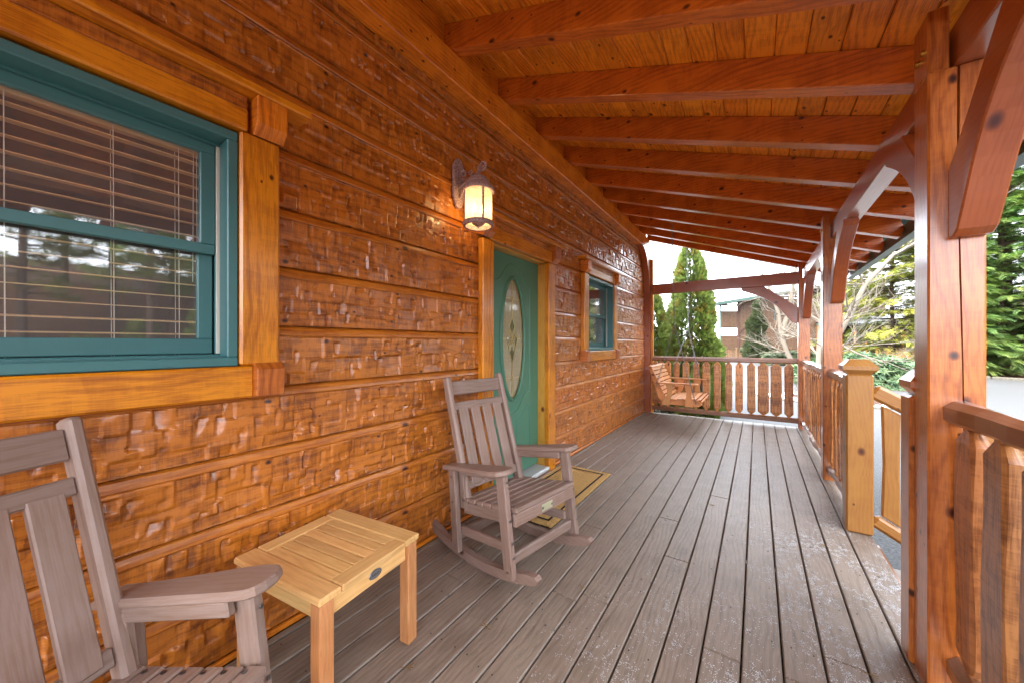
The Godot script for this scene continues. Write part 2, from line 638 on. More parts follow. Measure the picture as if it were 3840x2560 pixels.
func build_ground() -> void:
	var mb := MB.new()
	var xs := []
	var zs := []
	for k in 61:
		var t := (k - 30) / 30.0
		xs.append(8.0 + (absf(t) ** 2.2) * 300.0 * signf(t) + t * 25.0)
		zs.append(-20.0 + (absf(t) ** 2.2) * 300.0 * signf(t) + t * 30.0)
	for i in 60:
		for j in 60:
			var p := []
			for c in [[0, 0], [0, 1], [1, 1], [1, 0]]:
				var x: float = xs[i + c[0]]
				var z: float = zs[j + c[1]]
				p.append(Vector3(x, height_at(x, z), z))
			mb.quad(p[0], p[1], p[2], p[3], Vector2(p[0].x, p[0].z), Vector2(p[1].x, p[1].z), Vector2(p[2].x, p[2].z), Vector2(p[3].x, p[3].z))
	tag(part(self, "ground", mb.mesh(), mats["soil"]), "brown leaf-covered soil under the shrubs and up the wooded bank", "ground", "", "structure")
	# driveway and road: an outline laid on the ground
	var dr := MB.new()
	var edge := PackedVector2Array([Vector2(1.0, -6.8), Vector2(1.0, -12.5), Vector2(-0.5, -16.0), Vector2(-3.0, -33.0), Vector2(3.4, -33.5), Vector2(3.6, -19.2), Vector2(7.6, -19.0), Vector2(7.7, -28.6), Vector2(11.2, -27.5), Vector2(13.2, -26.2), Vector2(14.4, -22.0), Vector2(15.1, -12.0), Vector2(14.8, 6.0), Vector2(2.6, 7.0), Vector2(2.6, -6.8)])
	var cells := 44
	for i in cells:
		for j in cells:
			var a := Vector2(-4.0 + 20.0 * i / cells, 8.0 - 44.0 * j / cells)
			var b := Vector2(-4.0 + 20.0 * (i + 1) / cells, 8.0 - 44.0 * (j + 1) / cells)
			for piece in Geometry2D.intersect_polygons(PackedVector2Array([a, Vector2(b.x, a.y), b, Vector2(a.x, b.y)]), edge):
				var t := Geometry2D.triangulate_polygon(piece)
				for k in range(0, t.size(), 3):
					var q := [piece[t[k]], piece[t[k + 1]], piece[t[k + 2]]]
					if (q[1] - q[0]).cross(q[2] - q[0]) > 0:
						q = [q[0], q[2], q[1]]
					var w := []
					for c: Vector2 in q:
						w.append(Vector3(c.x, height_at(c.x, c.y) + 0.07, c.y))
					dr.tri(w[0], w[1], w[2], q[0], q[1], q[2])
	tag(part(self, "driveway", dr.mesh(), mats["asphalt"]), "pale grey driveway and road around the porch", "driveway", "", "structure")
	# kerb along the bank side of the road
	var kb := thing("kerb", "pale concrete kerb between the road and the leaf-covered bank", "kerb")
	kb.set_meta("kind", "structure")
	var line := [Vector2(14.95, 6.0), Vector2(15.25, -12.0), Vector2(14.55, -22.1), Vector2(13.3, -26.4), Vector2(11.25, -27.7), Vector2(8.9, -28.4)]
	for k in line.size() - 1:
		var a: Vector2 = line[k]
		var b: Vector2 = line[k + 1]
		var count := maxi(1, roundi((b - a).length() / 2.4))
		for s in count:
			var p := a.lerp(b, (s + 0.01) / count)
			var q := a.lerp(b, (s + 0.99) / count)
			bar(kb, "kerb_stone", Vector3(p.x, height_at(p.x, p.y) + 0.08, p.y), Vector3(q.x, height_at(q.x, q.y) + 0.08, q.y), 0.28, 0.22, mats["concrete"], 0.03)
	# a planted island with its own kerb in the driveway
	var isl := thing("island_kerb", "low curved concrete edging around the planting island beyond the railing", "kerb")
	isl.set_meta("kind", "structure")
	var mid := Vector2(3.9, -15.2)
	var disc := MB.new()
	for k in 26:
		var p := mid + Vector2(cos(TAU * k / 26.0) * 2.1, sin(TAU * k / 26.0) * 1.5)
		var q := mid + Vector2(cos(TAU * (k + 0.96) / 26.0) * 2.1, sin(TAU * (k + 0.96) / 26.0) * 1.5)
		bar(isl, "kerb_stone", Vector3(p.x, -0.49, p.y), Vector3(q.x, -0.49, q.y), 0.16, 0.14, mats["concrete"], 0.03)
		disc.tri(Vector3(mid.x, -0.42, mid.y), Vector3(q.x, -0.455, q.y), Vector3(p.x, -0.455, p.y), Vector2(), Vector2(), Vector2())
	part(isl, "planting_soil", disc.mesh(), mats["soil"])

# ------------------------------------------------------------------ the cabin
const PITCH := 0.27
func course(k: int) -> float:
	return -0.015 + PITCH * k

# one hand-hewn log from s0 to s1 (distance along -z): a face chopped with an adze, then a smooth bevelled strip along its top
func log_mesh(s0: float, s1: float, k: int, top := 99.0) -> ArrayMesh:
	var y0 := course(k) + 0.045
	var y1 := course(k + 1)
	var rows := PackedFloat32Array()
	var face := PackedFloat32Array()
	rows.append(y0); face.append(-0.045)
	var count := 40
	for r in count + 1:
		var y := lerpf(y0 + 0.0005, y1, float(r) / count)
		rows.append(y)
		var e := minf((y - y0) / 0.007, (y1 - y) / 0.010)
		face.append(-0.005 * (1.0 - clampf(e, 0, 1)) ** 2)
	rows.append(y1 + 0.001); face.append(-0.045)
	while rows[rows.size() - 1] > top:
		rows.remove_at(rows.size() - 1)
		face.remove_at(face.size() - 1)
	var ss := PackedFloat32Array()
	var s := s0
	while s < s1 - 0.002:
		ss.append(s)
		s += 0.0052 if s < 2.4 else (0.008 if s < 4.2 else 0.012)
	ss.append(s1)
	var nr := rows.size()
	var nc := ss.size()
	var dep := PackedFloat32Array()
	dep.resize(nr * nc)
	var dy := (y1 - y0) / count
	# the face is first dressed in flat facets that meet in ledges and arrises ...
	var ledge := y0
	while ledge < y1 - 0.01:
		var upto := ledge + rnd(0.05, 0.095)
		if y1 - upto < 0.04:
			upto = y1
		var r0 := clampi(int((ledge - y0) / dy) + 1, 2, nr)
		var r1 := clampi(int((upto - y0) / dy), 2, mini(count, nr - 1))
		var ci := 0
		while ci < nc:
			var wide := rnd(0.05, 0.16)
			var start := ss[ci]
			var base := rnd(0.0, 0.009)
			var gx := rnd(-0.006, 0.009)
			var gy := rnd(-0.009, 0.009)
			while ci < nc and ss[ci] < start + wide:
				var a := (ss[ci] - start) / wide
				for ri in range(r0, r1 + 1):
					var at := ri * nc + ci
					dep[at] = maxf(0.0, base + gx * a + gy * ((rows[ri] - ledge) / (upto - ledge)) + 0.003)
				ci += 1
		ledge = upto
	# ... then notched with the corner of the adze: a cut starts deep at one edge and runs out at the other
	var spots := []
	for rank in 3:
		var c := s0 - 0.05 + rnd(0.0, 0.08)
		while c < s1:
			spots.append([c, y0 + [0.020, 0.085, 0.150][rank] + rnd(-0.02, 0.02), rank])
			c += rnd(0.050, 0.105)
	for spot in spots:
		var wide := rnd(0.022, 0.055)
		var tall := rnd(0.045, 0.085)
		var deep := rnd(0.014, 0.036)
		var kind: int = [0, 0, 0, 1, 1, 2, 3][rng.randi() % 7]
		var lean := rnd(-0.35, 0.35)
		var cy: float = spot[1]
		var r0 := clampi(int((cy - y0) / dy) + 1, 2, nr)
		var r1 := clampi(int((cy + tall - y0) / dy) + 1, 2, mini(count, nr - 1))
		var c0 := ss.bsearch(spot[0])
		for ci in range(c0, nc):
			var a: float = (ss[ci] - spot[0]) / wide
			if a > 1.5:
				break
			for ri in range(r0, r1 + 1):
				var b := (rows[ri] - cy) / tall
				var aa := a - lean * b
				if aa < 0.0 or aa > 1.0 or b < 0.0 or b > 1.0:
					continue
				var d := 0.0
				if kind == 0:      # hollow gouge, square at its foot
					d = deep * sqrt(maxf(0.0, 1.0 - aa)) * minf(aa * 9.0, 1.0) * (0.35 + 0.65 * b)
				elif kind == 1:    # flat chip, deep on the left
					d = 0.6 * deep * (1.0 - aa)
				elif kind == 2:    # chip running up out of the face
					d = 0.7 * deep * (1.0 - b) * (0.55 + 0.45 * aa)
				else:              # chip running downwards
					d = 0.7 * deep * b * (1.0 - 0.4 * aa)
				var at := ri * nc + ci
				if d > dep[at]:
					dep[at] = d
	var v := PackedVector3Array()
	var n := PackedVector3Array()
	var uv := PackedVector2Array()
	v.resize(nr * nc); n.resize(nr * nc); uv.resize(nr * nc)
	for ri in nr:
		for ci in nc:
			var at := ri * nc + ci
			v[at] = Vector3(face[ri] - dep[at] + rng.randf() * 0.0005, rows[ri], -ss[ci])
	for ri in nr:
		var ra := maxi(ri - 1, 0) * nc
		var rb := mini(ri + 1, nr - 1) * nc
		for ci in nc:
			var at := ri * nc + ci
			var du := v[ri * nc + mini(ci + 1, nc - 1)] - v[ri * nc + maxi(ci - 1, 0)]
			var dv := v[rb + ci] - v[ra + ci]
			n[at] = du.cross(dv).normalized()
			uv[at] = Vector2(ss[ci], rows[ri] - y0 - 0.11)
	var ix := PackedInt32Array()
	ix.resize((nr - 1) * (nc - 1) * 6)
	var w := 0
	for ri in nr - 1:
		for ci in nc - 1:
			var a := ri * nc + ci
			ix[w] = a; ix[w + 1] = a + nc; ix[w + 2] = a + 1
			ix[w + 3] = a + 1; ix[w + 4] = a + nc; ix[w + 5] = a + nc + 1
			w += 6
	var arr := []
	arr.resize(Mesh.ARRAY_MAX)
	arr[Mesh.ARRAY_VERTEX] = v
	arr[Mesh.ARRAY_NORMAL] = n
	arr[Mesh.ARRAY_TEX_UV] = uv
	arr[Mesh.ARRAY_INDEX] = ix
	var m := ArrayMesh.new()
	m.add_surface_from_arrays(Mesh.PRIMITIVE_TRIANGLES, arr)
	return m

const WALL_END := 7.08
const NEAR_END := 2.6      # how far the porch goes on behind the camera
func build_cabin() -> void:
	var c := thing("log_cabin", "orange hand-hewn log cabin wall with green door, along the porch", "cabin")
	# holes: [s0, s1, y0, y1]
	var holes := [[-0.41, 0.57, 1.21, 2.16], [2.28, 3.20, 0.0, 2.11], [4.24, 5.20, 1.21, 2.16]]
	for k in 12:
		var a := course(k) + 0.045
		var b := course(k + 1) + 0.045
		var cuts := [[-0.62, WALL_END]]
		for h in holes:
			if h[2] < b - 0.05 and h[3] > a + 0.05:
				var old: Array = cuts.pop_back()
				cuts.append([old[0], h[0] - 0.07])
				cuts.append([h[1] + 0.07, old[1]])
		for cut in cuts:
			if cut[1] - cut[0] < 0.05:
				continue
			var lg := part(c, "log", log_mesh(maxf(cut[0], -0.62), cut[1], k, 3.061), pick("log"))
			if b < 3.06:
				# smooth bevelled strip along the top of the log
				var st := MB.new()
				var y := course(k + 1)
				var rings := []
				for e in [maxf(cut[0], -0.62), cut[1]]:
					rings.append(PackedVector3Array([Vector3(-0.030, y - 0.002, -e), Vector3(-0.0035, y - 0.0015, -e), Vector3(-0.0010, y + 0.003, -e), Vector3(-0.0035, y + 0.017, -e), Vector3(-0.010, y + 0.034, -e), Vector3(-0.022, y + 0.0445, -e), Vector3(-0.030, y + 0.0445, -e)]))
				rings.reverse()
				st.loft(rings, false, true)
				part(lg, "bevel_strip", st.mesh(), pick("strip"))
		# behind the camera the same wall goes on, in plain logs
		slab(c, "log", Vector3(-0.1, a, NEAR_END), Vector3(0.0, b - 0.004, 0.62), pick("log"), 0.012)
	# foot of the wall
	slab(c, "base_strip", Vector3(-0.03, 0.0, NEAR_END), Vector3(0.004, 0.024, -2.20), pick("header"))
	slab(c, "base_strip", Vector3(-0.03, 0.0, -3.26), Vector3(0.004, 0.024, -WALL_END), pick("header"))
	# the frame of the wall behind the logs, with its openings
	var inner := -0.062
	var back := -0.20
	var edges := [[-NEAR_END, -0.41], [0.57, 2.28], [3.20, 4.24], [5.20, WALL_END]]
	for e in edges:
		slab(c, "wall_panel", Vector3(back, 0, -e[0]), Vector3(inner, 2.16, -e[1]), mats["room_wall"], 0.0)
	slab(c, "wall_panel", Vector3(back, 2.161, NEAR_END), Vector3(inner, 4.2, -WALL_END), mats["room_wall"], 0.0)
	slab(c, "wall_panel", Vector3(back, 0, 0.41), Vector3(inner, 1.21, -0.57), mats["room_wall"], 0.0)
	slab(c, "wall_panel", Vector3(back, 0, -4.24), Vector3(inner, 1.21, -5.20), mats["room_wall"], 0.0)
	slab(c, "wall_panel", Vector3(back, 2.112, -2.28), Vector3(inner, 2.1605, -3.20), mats["room_wall"], 0.0)
	# the room behind
	slab(c, "room_floor", Vector3(-4.5, -0.15, NEAR_END), Vector3(back, -0.002, -WALL_END), mats["floor_brown"], 0.0)
	slab(c, "room_ceiling", Vector3(-4.5, 2.75, NEAR_END), Vector3(back - 0.002, 2.9, -WALL_END), mats["room_wall"], 0.0)
	slab(c, "room_wall", Vector3(-4.6, -0.15, NEAR_END), Vector3(-4.502, 4.2, -WALL_END), mats["room_wall"], 0.0)
	slab(c, "gable_wall", Vector3(-4.6, -0.6, -WALL_END - 0.002), Vector3(-0.02, 4.2, -WALL_END - 0.10), pick("far_log"), 0.0)
	slab(c, "gable_wall", Vector3(-4.6, -0.6, NEAR_END + 0.1), Vector3(-0.02, 4.2, NEAR_END + 0.002), pick("far_log"), 0.0)
	slab(c, "roof", Vector3(-5.2, 4.202, NEAR_END + 0.6), Vector3(0.35, 4.34, -WALL_END - 0.5), mats["roof_green"], 0.02)
	slab(c, "foundation", Vector3(-4.6, -0.62, NEAR_END), Vector3(-0.06, -0.152, -WALL_END), mats["concrete"], 0.0)
	# header beam under the rafters and the strips between the rafters
	slab(c, "header_beam", Vector3(-0.02, 3.062, NEAR_END), Vector3(0.10, 3.262, -WALL_END + 0.02), pick("header"), 0.006)
	slab(c, "upper_board", Vector3(-0.03, 3.264, NEAR_END), Vector3(0.035, 3.62, -WALL_END), pick("header"), 0.004)
	# corner board and curved bracket at the far end of the wall
	slab(c, "corner_post", Vector3(-0.02, 0.0, -WALL_END - 0.001), Vector3(0.105, 2.95, -WALL_END - 0.12), pick("brace"), 0.006)
	slab(c, "corner_board", Vector3(0.106, 0.0, -WALL_END - 0.04), Vector3(0.145, 2.9, -WALL_END - 0.12), pick("trim"), 0.004)
	var mb := MB.new()
	var pts := PackedVector2Array()
	for k in 13:
		var a := k / 12.0 * PI * 0.5
		pts.append(Vector2(0.02 + 0.52 * (1.0 - sin(a)), -0.80 * (1.0 - cos(a))))
	pts.append(Vector2(0.0, -0.80))
	pts.append(Vector2(0.0, 0.0))
	mb.prism(pts, 0.10, Transform3D(Basis(Vector3(0, 0, 1), Vector3.UP, Vector3(-1, 0, 0)), Vector3(0.052, 3.060, -WALL_END + 0.02)), 0.004)
	part(c, "curved_bracket", mb.mesh(), pick("brace"))
	window(c, 0.57 - 0.98, 0.57)
	window(c, 4.24, 5.20)
	door(c)
	# wooden blind, hung inside the near window
	var bl := thing("window_blind", "tan wooden slat blind hanging inside the green framed window by the rocker", "blind")
	slab(bl, "headrail", Vector3(-0.165, 2.075, 0.36), Vector3(-0.125, 2.125, -0.50), pick("slat"), 0.002)
	var y := 2.045
	while y > 1.28:
		var o := bar(bl, "slat", Vector3(-0.145, y, 0.36), Vector3(-0.145, y, -0.50), 0.045, 0.0035, mats["slat"][0], 0.001)
		o.rotate_object_local(Vector3.RIGHT, rnd(-0.04, 0.04) + 0.10)
		y -= 0.0505
	slab(bl, "bottom_rail", Vector3(-0.168, y - 0.01, 0.36), Vector3(-0.122, y + 0.008, -0.50), pick("slat"), 0.002)
	for s in [0.02, 0.245, 0.42]:
		for x in [-0.119, -0.171]:
			bar(bl, "cord", Vector3(x, 2.08, -s), Vector3(x, y, -s - 0.003), 0.0022, 0.0022, mats["cord"], 0.0)
	bar(bl, "pull_cord", Vector3(-0.116, 2.08, -0.465), Vector3(-0.116, 1.55, -0.463), 0.002, 0.002, mats["cord"], 0.0)
	bar(bl, "pull_cord", Vector3(-0.116, 2.08, -0.475), Vector3(-0.116, 1.58, -0.477), 0.002, 0.002, mats["cord"], 0.0)

func window(c: Node3D, s0: float, s1: float) -> void:
	var y0 := 1.21
	var y1 := 2.16
	var w := sub(c, "window")
	var near_casing := true
	# casings
	if near_casing:
		slab(w, "casing", Vector3(-0.012, y0, -s0 + 0.145), Vector3(0.045, y1 + 0.012, -s0 + 0.003), pick("trim"), 0.009)
	slab(w, "casing", Vector3(-0.012, y0, -s1 - 0.003), Vector3(0.045, y1 + 0.012, -s1 - 0.150), pick("trim"), 0.009)
	# sill with end blocks, head with a hewn strip, blocks and a cap
	slab(w, "sill", Vector3(-0.012, y0 - 0.132, -s0 + 0.07), Vector3(0.050, y0 - 0.002, -s1 - 0.05), pick("trim"), 0.008)
	slab(w, "head_board", Vector3(-0.012, y1 + 0.014, -s0 + 0.05), Vector3(0.050, y1 + 0.105, -s1 - 0.030), pick("trim"), 0.007)
	slab(w, "head_strip", Vector3(-0.012, y1 + 0.106, -s0 + 0.05), Vector3(0.043, y1 + 0.160, -s1 - 0.030), pick("log"), 0.005)
	slab(w, "head_cap", Vector3(-0.012, y1 + 0.161, -s0 + 0.25), Vector3(0.105, y1 + 0.197, -s1 - 0.26), pick("trim"), 0.006)
	for e in ([-s0 + 0.155] if near_casing else []) + [-s1 - 0.045]:
		var mb := MB.new()
		# end blocks: standing proud, cut off at a slant below or above
		mb.prism(PackedVector2Array([Vector2(-0.012, 0.025), Vector2(0.055, 0.0), Vector2(0.095, 0.04), Vector2(0.095, 0.152), Vector2(-0.012, 0.152)]), 0.115, Transform3D(Basis(), Vector3(0, y1 + 0.008, e - 0.0575)), 0.004)
		part(w, "head_block", mb.mesh(), pick("header"))
		var sb := MB.new()
		sb.prism(PackedVector2Array([Vector2(-0.012, 0.0), Vector2(0.085, 0.02), Vector2(0.095, 0.13), Vector2(0.055, 0.155), Vector2(-0.012, 0.155)]), 0.105, Transform3D(Basis(), Vector3(0, y0 - 0.145, e - 0.0535)), 0.004)
		part(w, "sill_block", sb.mesh(), pick("post"))
	# frame, vinyl track, two sashes, two panes
	var h := y1 - y0
	var cy := (y0 + y1) * 0.5
	var cs := (s0 + s1) * 0.5
	var fr := MB.new()
	for layer in [[0.036, -0.060, 0.030], [0.047, -0.088, -0.061]]:
		var t: float = layer[0]
		var d: float = layer[2] - layer[1]
		var x: float = (layer[1] + layer[2]) * 0.5
		fr.box(Vector3(d, t, s1 - s0), Transform3D(Basis(), Vector3(x, y1 - t * 0.5, -cs)), 0.004)
		fr.box(Vector3(d, t, s1 - s0), Transform3D(Basis(), Vector3(x, y0 + t * 0.5, -cs)), 0.004)
		for z in [-s0 - t * 0.5, -s1 + t * 0.5]:
			fr.box(Vector3(d, h - 2 * t - 0.001, t), Transform3D(Basis(), Vector3(x, cy, z)), 0.004)
	part(w, "frame", fr.mesh(), mats["green_frame"])
	for z in [-s0 - 0.042, -s1 + 0.042]:
		block(w, "track", Vector3(-0.0575, cy, z), Vector3(0.008, h - 0.10, 0.012), mats["vinyl"], 0.001)
	for k in 2:
		var lo := y0 + 0.049 if k == 0 else cy - 0.022
		var hi := cy + 0.018 if k == 0 else y1 - 0.049
		var x := -0.103 if k == 0 else -0.072
		var st := 0.048
		var bottom := 0.060 if k == 0 else 0.040
		var top := 0.032 if k == 0 else 0.040
		var sash := MB.new()
		sash.box(Vector3(0.028, bottom, s1 - s0 - 0.10), Transform3D(Basis(), Vector3(x, lo + bottom * 0.5, -cs)), 0.003)
		sash.box(Vector3(0.028, top, s1 - s0 - 0.10), Transform3D(Basis(), Vector3(x, hi - top * 0.5, -cs)), 0.003)
		for z in [-s0 - 0.05 - st * 0.5, -s1 + 0.05 + st * 0.5]:
			sash.box(Vector3(0.028, hi - lo - bottom - top - 0.001, st), Transform3D(Basis(), Vector3(x, (lo + bottom + hi - top) * 0.5, z)), 0.003)
		part(w, "sash", sash.mesh(), mats["green_frame"])
		# double glazing: two sheets, each with its front and its back
		for gx in [0.002, -0.012]:
			var g := MB.new()
			var z0 := -s0 - 0.05 - st + 0.004
			var z1 := -s1 + 0.05 + st - 0.004
			g.box(Vector3(0.003, hi - top - lo - bottom + 0.008, z0 - z1), Transform3D(Basis(), Vector3(x + gx, (hi - top + lo + bottom) * 0.5, (z0 + z1) * 0.5)), 0.0)
			part(w, "pane", g.mesh(), mats["glass"])

func door(c: Node3D) -> void:
	var s0 := 2.282
	var s1 := 3.196
	var d := sub(c, "door_frame")
	slab(d, "casing", Vector3(-0.012, 0.0, -s0 + 0.145), Vector3(0.045, 2.120, -s0 + 0.004), pick("trim"), 0.009)
	slab(d, "casing", Vector3(-0.012, 0.0, -s1 + 0.004), Vector3(0.045, 2.120, -s1 - 0.137), pick("trim"), 0.009)
	slab(d, "jamb", Vector3(-0.20, 0.03, -s0 + 0.036), Vector3(-0.013, 2.110, -s0 + 0.002), pick("jamb"))
	slab(d, "jamb", Vector3(-0.20, 0.03, -s1 - 0.002), Vector3(-0.013, 2.110, -s1 - 0.036), pick("jamb"))
	slab(d, "head_jamb", Vector3(-0.20, 2.1105, -s0 + 0.036), Vector3(-0.013, 2.135, -s1 - 0.036), pick("jamb"))
	slab(d, "head_board", Vector3(-0.012, 2.122, -s0 + 0.06), Vector3(0.050, 2.235, -s1 - 0.060), pick("trim"), 0.007)
	slab(d, "head_strip", Vector3(-0.012, 2.236, -s0 + 0.06), Vector3(0.043, 2.292, -s1 - 0.060), pick("log"), 0.005)
	slab(d, "head_cap", Vector3(-0.012, 2.293, -s0 + 0.27), Vector3(0.105, 2.328, -s1 - 0.27), pick("trim"), 0.006)
	for e in [-s0 + 0.165, -s1 - 0.05]:
		var mb := MB.new()
		mb.prism(PackedVector2Array([Vector2(-0.012, 0.025), Vector2(0.055, 0.0), Vector2(0.095, 0.04), Vector2(0.095, 0.165), Vector2(-0.012, 0.165)]), 0.115, Transform3D(Basis(), Vector3(0, 2.126, e - 0.0575)), 0.004)
		part(d, "head_block", mb.mesh(), pick("post"))
	slab(d, "threshold", Vector3(-0.20, 0.022, -s0 - 0.002), Vector3(0.055, 0.062, -s1 + 0.002), mats["aluminium"], 0.012)
	slab(d, "threshold_board", Vector3(-0.03, 0.0, -s0 + 0.002), Vector3(0.075, 0.021, -s1 - 0.002), pick("rail"), 0.003)
	# the leaf: a moulded panel door with an oval light
	var leaf := sub(c, "door")
	var x := -0.09
	var cs := (s0 + s1) * 0.5
	var oval := Vector2(0.196, 0.565)
	var oc := 1.345
	# slab with an oval hole
	var mb := MB.new()
	var ring := []
	var outer := PackedVector2Array()
	var hole := PackedVector2Array()
	for k in 48:
		var a := TAU * k / 48
		hole.append(Vector2(cos(a) * oval.x, oc + sin(a) * oval.y))
		# the same direction, out to the door's edge
		var dx := cos(a) * oval.x
		var dy := sin(a) * oval.y
		var fx := (s1 - s0) * 0.5 / maxf(absf(dx), 1e-5)
		var fy := ((2.108 - oc) if dy > 0 else (oc - 0.075)) / maxf(absf(dy), 1e-5)
		var f := minf(fx, fy)
		outer.append(Vector2(dx * f, oc + dy * f))
	for corner in [Vector2((s1 - s0) * 0.5, 2.108), Vector2(-(s1 - s0) * 0.5, 2.108), Vector2(-(s1 - s0) * 0.5, 0.075), Vector2((s1 - s0) * 0.5, 0.075)]:
		var best := 0
		for k in 48:
			if (outer[k] - corner).length() < (outer[best] - corner).length():
				best = k
		outer[best] = corner
	for k in 48:
		var j := (k + 1) % 48
		var a := Vector3(x, hole[k].y, -cs - hole[k].x)
		var b := Vector3(x, hole[j].y, -cs - hole[j].x)
		var e := Vector3(x, outer[j].y, -cs - outer[j].x)
		var f := Vector3(x, outer[k].y, -cs - outer[k].x)
		mb.quad(f, e, b, a, Vector2(f.z, f.y), Vector2(e.z, e.y), Vector2(b.z, b.y), Vector2(a.z, a.y))
		mb.quad(a, b, b - Vector3(0.04, 0, 0), a - Vector3(0.04, 0, 0), Vector2(), Vector2(), Vector2(), Vector2())
	part(leaf, "door_slab", mb.mesh(), mats["green_door"])
	# mouldings: the oval ring, the scrolled panel around it, two lower panels
	var m2 := MB.new()
	moulding(m2, hole, x, cs, 0.034, 0.022)
	part(leaf, "oval_moulding", m2.mesh(), mats["green_door"])
	var scroll := PackedVector2Array()
	for sgn in [1.0, -1.0]:
		for k in 21:
			var t := k / 20.0
			var sx: float = sgn * (0.300 - 0.60 * t) if sgn > 0 else -0.300 + 0.60 * t
			var a := absf(sx) / 0.300
			var lift := 0.175 * (0.5 + 0.5 * cos(PI * clampf((a - 0.10) / 0.78, 0, 1)))
			scroll.append(Vector2(sx, oc + sgn * (0.510 + lift)))
	var m3 := MB.new()
	moulding(m3, scroll, x, cs, 0.020, 0.009)
	part(leaf, "scroll_moulding", m3.mesh(), mats["green_door"])
	for side in [-1.0, 1.0]:
		var lower := PackedVector2Array([Vector2(side * 0.300, 0.22), Vector2(side * 0.300, 0.70)])
		for k in 9:
			var t := k / 8.0
			lower.append(Vector2(side * lerpf(0.275, 0.06, t), 0.70 - 0.12 * (0.5 - 0.5 * cos(PI * t))))
		lower.append(Vector2(side * 0.055, 0.22))
		var m4 := MB.new()
		moulding(m4, lower, x, cs, 0.020, 0.009)
		part(leaf, "panel_moulding", m4.mesh(), mats["green_door"])
	# glass and its leading
	var g := MB.new()
	for k in 48:
		var j := (k + 1) % 48
		var mid := Vector3(x - 0.012, oc, -cs)
		g.tri(mid, Vector3(x - 0.012, hole[j].y, -cs - hole[j].x), Vector3(x - 0.012, hole[k].y, -cs - hole[k].x), Vector2(), Vector2(hole[j].x, hole[j].y), Vector2(hole[k].x, hole[k].y))
	part(leaf, "oval_glass", g.mesh(), mats["door_glass"])
	var came := MB.new()
	var lines := []
	var rim := []
	for k in 49:
		var a := TAU * k / 48
		rim.append(Vector2(cos(a) * (oval.x - 0.026), sin(a) * (oval.y - 0.035)))
	lines.append(rim)
	lines.append([Vector2(0, 0.56), Vector2(0, 0.40)])
	lines.append([Vector2(0, 0.34), Vector2(0, 0.20)])
	lines.append([Vector2(0, -0.22), Vector2(0, -0.34)])
	lines.append([Vector2(0, -0.40), Vector2(0, -0.56)])
	for cy in [0.37, -0.36]:
		lines.append([Vector2(0, cy + 0.03), Vector2(0.018, cy), Vector2(0, cy - 0.03), Vector2(-0.018, cy), Vector2(0, cy + 0.03)])
		lines.append([Vector2(0.018, cy), Vector2(0.145, cy)])
		lines.append([Vector2(-0.018, cy), Vector2(-0.145, cy)])
	for side in [-1.0, 1.0]:
		lines.append([Vector2(0, 0.20), Vector2(side * 0.042, 0.11), Vector2(side * 0.02, 0.05), Vector2(0, 0.0), Vector2(side * -0.03, -0.05)])
		lines.append([Vector2(side * 0.03, 0.085), Vector2(side * 0.06, 0.03), Vector2(side * 0.02, -0.02), Vector2(0, -0.05)])
		lines.append([Vector2(side * 0.06, 0.03), Vector2(side * 0.085, 0.0), Vector2(side * 0.055, -0.08), Vector2(side * 0.02, -0.03)])
		lines.append([Vector2(side * 0.085, 0.0), Vector2(side * 0.17, 0.0)])
		lines.append([Vector2(side * 0.055, -0.08), Vector2(side * 0.042, -0.12), Vector2(0, -0.22), Vector2(0, -0.08)])
	for l in lines:
		for k in l.size() - 1:
			came.bar(Vector3(x - 0.010, oc + l[k].y, -cs - l[k].x), Vector3(x - 0.010, oc + l[k + 1].y, -cs - l[k + 1].x), 0.006, 0.006, 0.0, Vector3.RIGHT)
	part(leaf, "leading", came.mesh(), mats["came"])
	for q in [[Vector2(0, 0.20), Vector2(0.042, 0.11), Vector2(0.004, 0.06)], [Vector2(0, 0.20), Vector2(-0.042, 0.11), Vector2(-0.004, 0.06)], [Vector2(0.06, 0.03), Vector2(0.085, 0.0), Vector2(0.055, -0.08)], [Vector2(-0.06, 0.03), Vector2(-0.085, 0.0), Vector2(-0.055, -0.08)], [Vector2(0.04, -0.12), Vector2(0.004, -0.21), Vector2(0.004, -0.10)], [Vector2(-0.04, -0.12), Vector2(-0.004, -0.21), Vector2(-0.004, -0.10)]]:
		var b := MB.new()
		var pp := []
		for e in q:
			pp.append(Vector3(x - 0.0095, oc + e.y, -cs - e.x))
		var mid: Vector3 = (pp[0] + pp[1] + pp[2]) / 3.0 + Vector3(0.003, 0, 0)
		for k in 3:
			b.tri(pp[k], pp[(k + 1) % 3], mid, Vector2(), Vector2(), Vector2())
		part(leaf, "bevelled_glass", b.mesh(), mats["bevel_glass"])
	# knob plate, mostly behind the chair back
	var kn := MB.new()
	kn.lathe([Vector2(0.0, 0.0), Vector2(0.03, 0.0), Vector2(0.03, 0.006), Vector2(0.011, 0.01), Vector2(0.011, 0.035), Vector2(0.027, 0.045), Vector2(0.027, 0.06), Vector2(0.0, 0.068)], 16, Transform3D(Basis(Vector3.UP, Vector3.RIGHT, Vector3.BACK), Vector3(x, 1.0, -s0 - 0.07)))
	part(leaf, "door_knob", kn.mesh(), mats["brass"])

